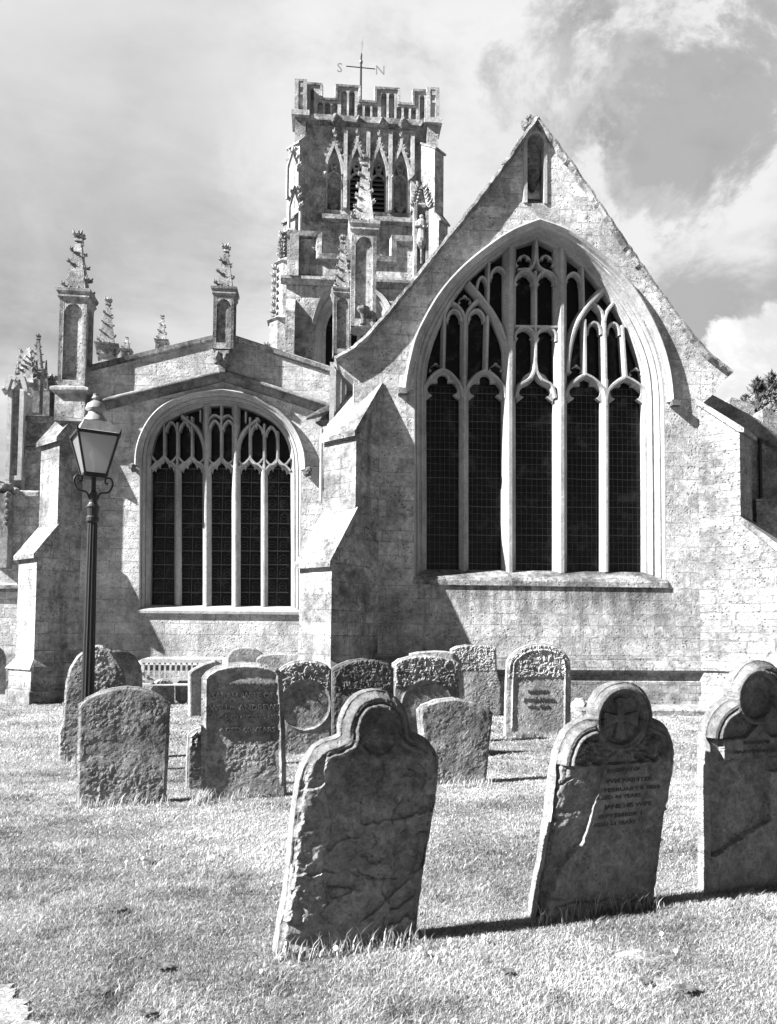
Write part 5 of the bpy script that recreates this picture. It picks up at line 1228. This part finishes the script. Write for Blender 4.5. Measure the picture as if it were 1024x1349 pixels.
grave('small gravestone with a raised arch and knobbly scrolled top, in front of the bench', 'grC', 14, (214,928),
  [(199,931),(199,905),(202,899),(208,895),(215,894)], [(230,928),(230,905),(227,899),(222,895.5),(215,894)], .09, rel_old(.008, 155, ('arch',214,922,10), scroll=.03), .016, seed=42)
grave('small rough gravestone between the scrolled one and the sideways one', 'grB', 12, (240,926),
  [(231,929),(231,903),(236,897),(244,892),(250,890)], [(262,925),(262,897),(257,892),(250,890)], .09, rel_old(.018, 165), .018, seed=44)
grave('dark round-topped gravestone at the left edge of the photo', 'grA', 20, (0,915),
  [(-22,918),(-22,870),(-16,860),(-8,853),(-3,851)], [(8,914),(8,866),(4,857),(-3,851)], .12, rel_old(.008, 175), .025, seed=46)
grave('small pale arched gravestone near the left buttress foot', 'grC', 11, (13,912),
  [(6,914),(6,886),(9,880),(13,878)], [(21,911),(21,886),(18,880),(13,878)], .09, rel_old(.01, 185, ('arch',13,900,5)), .02, seed=48)
grave('tiny dark arched gravestone squeezed beside the tall pale carved one', 'grA', 20, (662,943),
  [(655,933),(655,902),(658,896),(663,893)], [(672,929),(672,899),(668,894),(663,893)], .10, rel_old(.006, 195), .02, seed=50)

# broken lumps of stone at the wall foot, right of the tall carved stone
def lump(px, py, w_, h_, label, mat, seed):
    B = G(px, py); mb = MB(); r = random.Random(seed)
    for k in range(4): mb.blob((r.uniform(-.3,.3)*w_, r.uniform(-.1,.1), h_*r.uniform(.2,.55)), h_*.6, (w_/h_*.55,.6,.8), .22, 2, seed*7+k)
    o = mb.make('broken_stone', M[mat]); o.location = B; tag(o, label, 'stone', 'broken stones by the church wall')
lump(770, 940, .42, .34, 'pale broken lump of stone beside the tall carved gravestone', 'grC', 1)
lump(792, 943, .30, .16, 'small flat pale broken stone at the wall foot behind the cross gravestone', 'grC', 2)

# ================================================================== path corner
m, T = newmat('pale_path'); co = T.n('ShaderNodeTexCoord').outputs['Object']; n2 = T.noise(co, 60, 5, .7)
b = T.n('ShaderNodeBump', {'Strength': .8, 'Distance': .01, 'Height': n2}); bs = T.n('ShaderNodeBsdfPrincipled', {'Base Color': grey(T, T.mapr(n2,.35,.65,.13,.30)), 'Roughness': .95, 'Normal': b.outputs[0]})
T.n('ShaderNodeOutputMaterial', {0: bs.outputs[0]}); M['path'] = m
pp = [G(*p) for p in [(-60,1268),(0,1292),(22,1312),(38,1335),(50,1370),(60,1500)]]
mb = MB(); e = [(p.x, p.y) for p in pp]; e = [(-4.0, pp[0].y+1.2)] + e + [(pp[-1].x+.1, .5), (-4.0, .5)]
e2 = [e[0]] + [(a+random.uniform(-.025,.025), b+random.uniform(-.025,.025)) for a,b in resample(e[1:-2], 60)] + e[-2:]
mb.prism(e2, lambda a,b,s: (a,b,(-.02,.012)[s])); tag(mb.make('path', M['path']), kind='structure')
path_poly = e
# ================================================================== grass
GN = lambda x, y: fbm(x, y, 1.4, 4, 77)
def blades(n, y0, y1, hmin, hmax, wid, seed, margin=1.0, side=0.0):
    r = np.random.default_rng(seed); u = r.random(n); y = np.sqrt(y0**2 + u*(y1**2-y0**2)); half = y*.545 + margin; x = (r.random(n)*2-1)*half if not side else np.sign(r.random(n)-.5)*(half+r.random(n)*side)
    # keep off the path and out of the church
    inp = np.zeros(n, bool); P = [(a-.09,b-.11) for a,b in path_poly]; j = len(P)-1
    for i in range(len(P)):
        xi, yi = P[i]; xj, yj = P[j]; inp ^= ((yi>y) != (yj>y)) & (x < (xj-xi)*(y-yi)/(yj-yi+1e-12)+xi); j = i
    lx = (x-O0.x)*math.cos(PSI)+(y-O0.y)*math.sin(PSI); ly = -(x-O0.x)*math.sin(PSI)+(y-O0.y)*math.cos(PSI)
    inch = ((ly>-.12)&(lx>jx-.4)) | (ly>YC-.15)
    k = ~(inp | inch); x, y = x[k], y[k]; n = len(x)
    cl = fbm(x,y,6.0,3,5); big = GN(x,y); cl2 = fbm(x,y,2.3,3,15); tuft = sstep(.60,.70,fbm(x,y,4.2,3,41)); h = (hmin+(hmax-hmin)*r.random(n)**1.6)*(.25+.9*cl+.6*cl2+.7*tuft); az = r.random(n)*2*math.pi; lean = .4+1.1*r.random(n)
    # wind-combed a little to the right
    dx = np.cos(az)*lean*h+.25*h; dy = np.sin(az)*lean*h; pa = r.random(n)*2*math.pi; wx = np.cos(pa)*wid*(.6+.8*r.random(n)); wy = np.sin(pa)*wid
    V = np.zeros((n,5,3)); z0 = -.004
    V[:,0] = np.c_[x-wx,y-wy,np.full(n,z0)]; V[:,1] = np.c_[x+wx,y+wy,np.full(n,z0)]
    V[:,2] = np.c_[x-wx*.8+dx*.4,y-wy*.8+dy*.4,h*.6]; V[:,3] = np.c_[x+wx*.8+dx*.4,y+wy*.8+dy*.4,h*.6]; V[:,4] = np.c_[x+dx,y+dy,h*.95]
    val = np.clip(.15+.5*r.random(n)+1.0*(big-.5)+.5*(cl-.5)-.22*tuft*r.random(n)+ (r.random(n)<.10)*.5 - (r.random(n)<.12)*.35, 0, 1)
    return V.reshape(-1,3), val
V1, a1 = blades(300000, 2.6, 5.2, .007, .027, .0016, 1, .5)
V2, a2 = blades(240000, 5.2, 9.0, .008, .026, .0027, 2, .7)
V3, a3 = blades(190000, 9.0, 19.5, .012, .034, .0055, 3, 2.0)
V4, a4 = blades(150000, 1.0, 5.2, .008, .032, .0030, 4, .5, 3.0)      # lawn either side of the view
V5, a5 = blades(60000, 5.2, 9.0, .009, .032, .0042, 5, .7, 2.5)
V6, a6 = blades(60000, .6, 2.6, .008, .032, .0026, 6, .5)
V = np.concatenate([V1,V2,V3,V4,V5,V6]); val = np.concatenate([a1,a2,a3,a4,a5,a6])
# longer tufts left by the mower at the foot of the stones
def tufts(lines, per, hmin, hmax, seed):
    r = np.random.default_rng(seed); out = []; vals = []
    for (pa, pb, k) in lines:
        A, B_ = G(*pa), G(*pb); n = int(per*(B_-A).length*k); t = r.random(n); x = A.x+(B_.x-A.x)*t+r.normal(0,.025,n); y = A.y+(B_.y-A.y)*t+r.normal(0,.03,n)
        h = hmin+(hmax-hmin)*r.random(n)**2.2; az = r.random(n)*6.283; wid = .0028; wx = np.cos(az+1.57)*wid; wy = np.sin(az+1.57)*wid; dx = np.cos(az)*h*.55; dy = np.sin(az)*h*.55; z = np.zeros(n)
        V = np.zeros((n,5,3)); V[:,0]=np.c_[x-wx,y-wy,z]; V[:,1]=np.c_[x+wx,y+wy,z]; V[:,2]=np.c_[x-wx*.8+dx*.35,y-wy*.8+dy*.35,h*.6]; V[:,3]=np.c_[x+wx*.8+dx*.35,y+wy*.8+dy*.35,h*.6]; V[:,4]=np.c_[x+dx,y+dy,h*.95]
        out.append(V.reshape(-1,3)); vals.append(np.clip(.3+.6*r.random(n),0,1))
    return np.concatenate(out), np.concatenate(vals)
VT, aT = tufts([((362,1266),(556,1243),1),((702,1218),(866,1194),1),((926,1172),(1060,1152),1),((100,1066),(222,1058),.9),((250,1062),(380,1046),1),((262,1060),(268,1056),6),((560,1042),(646,1034),1),((664,976),(756,970),1),((76,1006),(100,1006),1)], 420, .03, .15, 9)
V = np.concatenate([V,VT]); val = np.concatenate([val,aT])
n = len(val); me = bpy.data.meshes.new('grass'); me.vertices.add(len(V)); me.vertices.foreach_set('co', V.astype(np.float32).ravel())
q = np.arange(n)*5; lo = np.stack([q,q+1,q+3,q+2, q+2,q+3,q+4],1).astype(np.int32)
me.loops.add(n*7); me.loops.foreach_set('vertex_index', lo.ravel()); me.polygons.add(n*2)
ls = np.stack([np.arange(n)*7, np.arange(n)*7+4],1).astype(np.int32); me.polygons.foreach_set('loop_start', ls.ravel()); me.update(calc_edges=True); me.validate()
setrnd(me, 2, val)
m, T = newmat('grass_blades'); oi = T.n('ShaderNodeAttribute', attribute_name='rnd').outputs['Fac']
c = grey(T, T.mapr(oi, 0, 1, .09, .60, False)); df = T.n('ShaderNodeBsdfDiffuse', {0: c}); tl = T.n('ShaderNodeBsdfTranslucent', {0: c}); gl = T.n('ShaderNodeBsdfGlossy', {0: (1,1,1,1), 1: .45})
x1_ = T.n('ShaderNodeMixShader', {0: .42, 1: df.outputs[0], 2: tl.outputs[0]}); x2_ = T.n('ShaderNodeMixShader', {0: .012, 1: x1_.outputs[0], 2: gl.outputs[0]})
T.n('ShaderNodeOutputMaterial', {0: x2_.outputs[0]}); M['grass'] = m; me.materials.append(m)
go = bpy.data.objects.new('grass', me); col.objects.link(go); tag(go, kind='stuff')
# ================================================================== dandelion clocks and weeds
mb = MB()
mb.tube([(0,0,0),(.004,.0,.018),(.004,.004,.034)], .002, 5); mb.blob((.004,.004,.040), .0125, jit=.05, sub=2)
me0 = None
for k, p in enumerate([(552,1263),(568,1264),(595,1252),(586,1262),(574,1272),(637,1246),(444,1262),(346,1290),(402,1213),(166,1143),(188,1139),(336,1128),(873,1240),(890,1262),(357,1170),(208,1069)]):
    if k == 0: o = mb.make('dandelion_clock', M['petal']); src = o
    else: o = src.copy(); col.objects.link(o)
    o.location = G(*p); o.rotation_euler = (0,0,k*1.3); s = random.Random(k).uniform(.7,1.15); o.scale = (s,s,s)
    tag(o, 'small white dandelion clock standing in the mown grass', 'flower', 'dandelion clocks in the grass')
mb = MB()
for k in range(11):
    a = k*2*math.pi/11; l = .07+.03*((k*7)%5)/5; ca, sa = math.cos(a), math.sin(a)
    P0 = [Vector((ca*l*t-sa*w_, sa*l*t+ca*w_, .022*math.sin(t*2.4)+.012)) for t, w_ in ((.08,-.006),(.08,.006),(.55,-.017),(.55,.017),(.85,-.012),(.85,.012),(1.0,0))]
    mb.add(P0, [(0,1,3,2),(2,3,5,4),(4,5,6)])
M['weed'] = plain('weed_leaf', .06, .6, var=.4)
for k, (p, lb) in enumerate((((134,1312),'broad-leaved weed rosette in the grass near the path corner'),((192,1340),'broad-leaved weed rosette at the bottom edge left of centre'),((214,1280),'broad-leaved weed rosette in the grass between path and large dark stone'),((195,1138),'broad-leaved weed rosette in the lawn below the lamp post'),((155,1203),'broad-leaved weed rosette in the open lawn at left'),((668,1285),'broad-leaved weed rosette in the grass below the gap between the large stones'),((905,1310),'broad-leaved weed rosette in the lower right grass, nearest the bottom edge'),((850,1298),'broad-leaved weed rosette in the lower right grass below the white stone'))):
    if k == 0: o = mb.make('weed_rosette', M['weed']); src = o
    else: o = src.copy(); col.objects.link(o)
    o.location = G(*p) + Vector((0,0,.01)); o.rotation_euler = (0,0,k*.9); s = random.Random(k+50).uniform(.4,.62); o.scale = (s,s,s)
    tag(o, lb, 'weed', 'weed rosettes in the lawn')
mb = MB()
for k in range(7): mb.blob((random.uniform(-.12,.12), random.uniform(-.05,.05), .002), .045, (1.3,.8,.32), .25, 2, k)
o = mb.make('flat_stone', M['grC']); o.location = G(858,1262); tag(o, 'pale flat stone showing through the grass in front of the cross gravestone', 'stone')
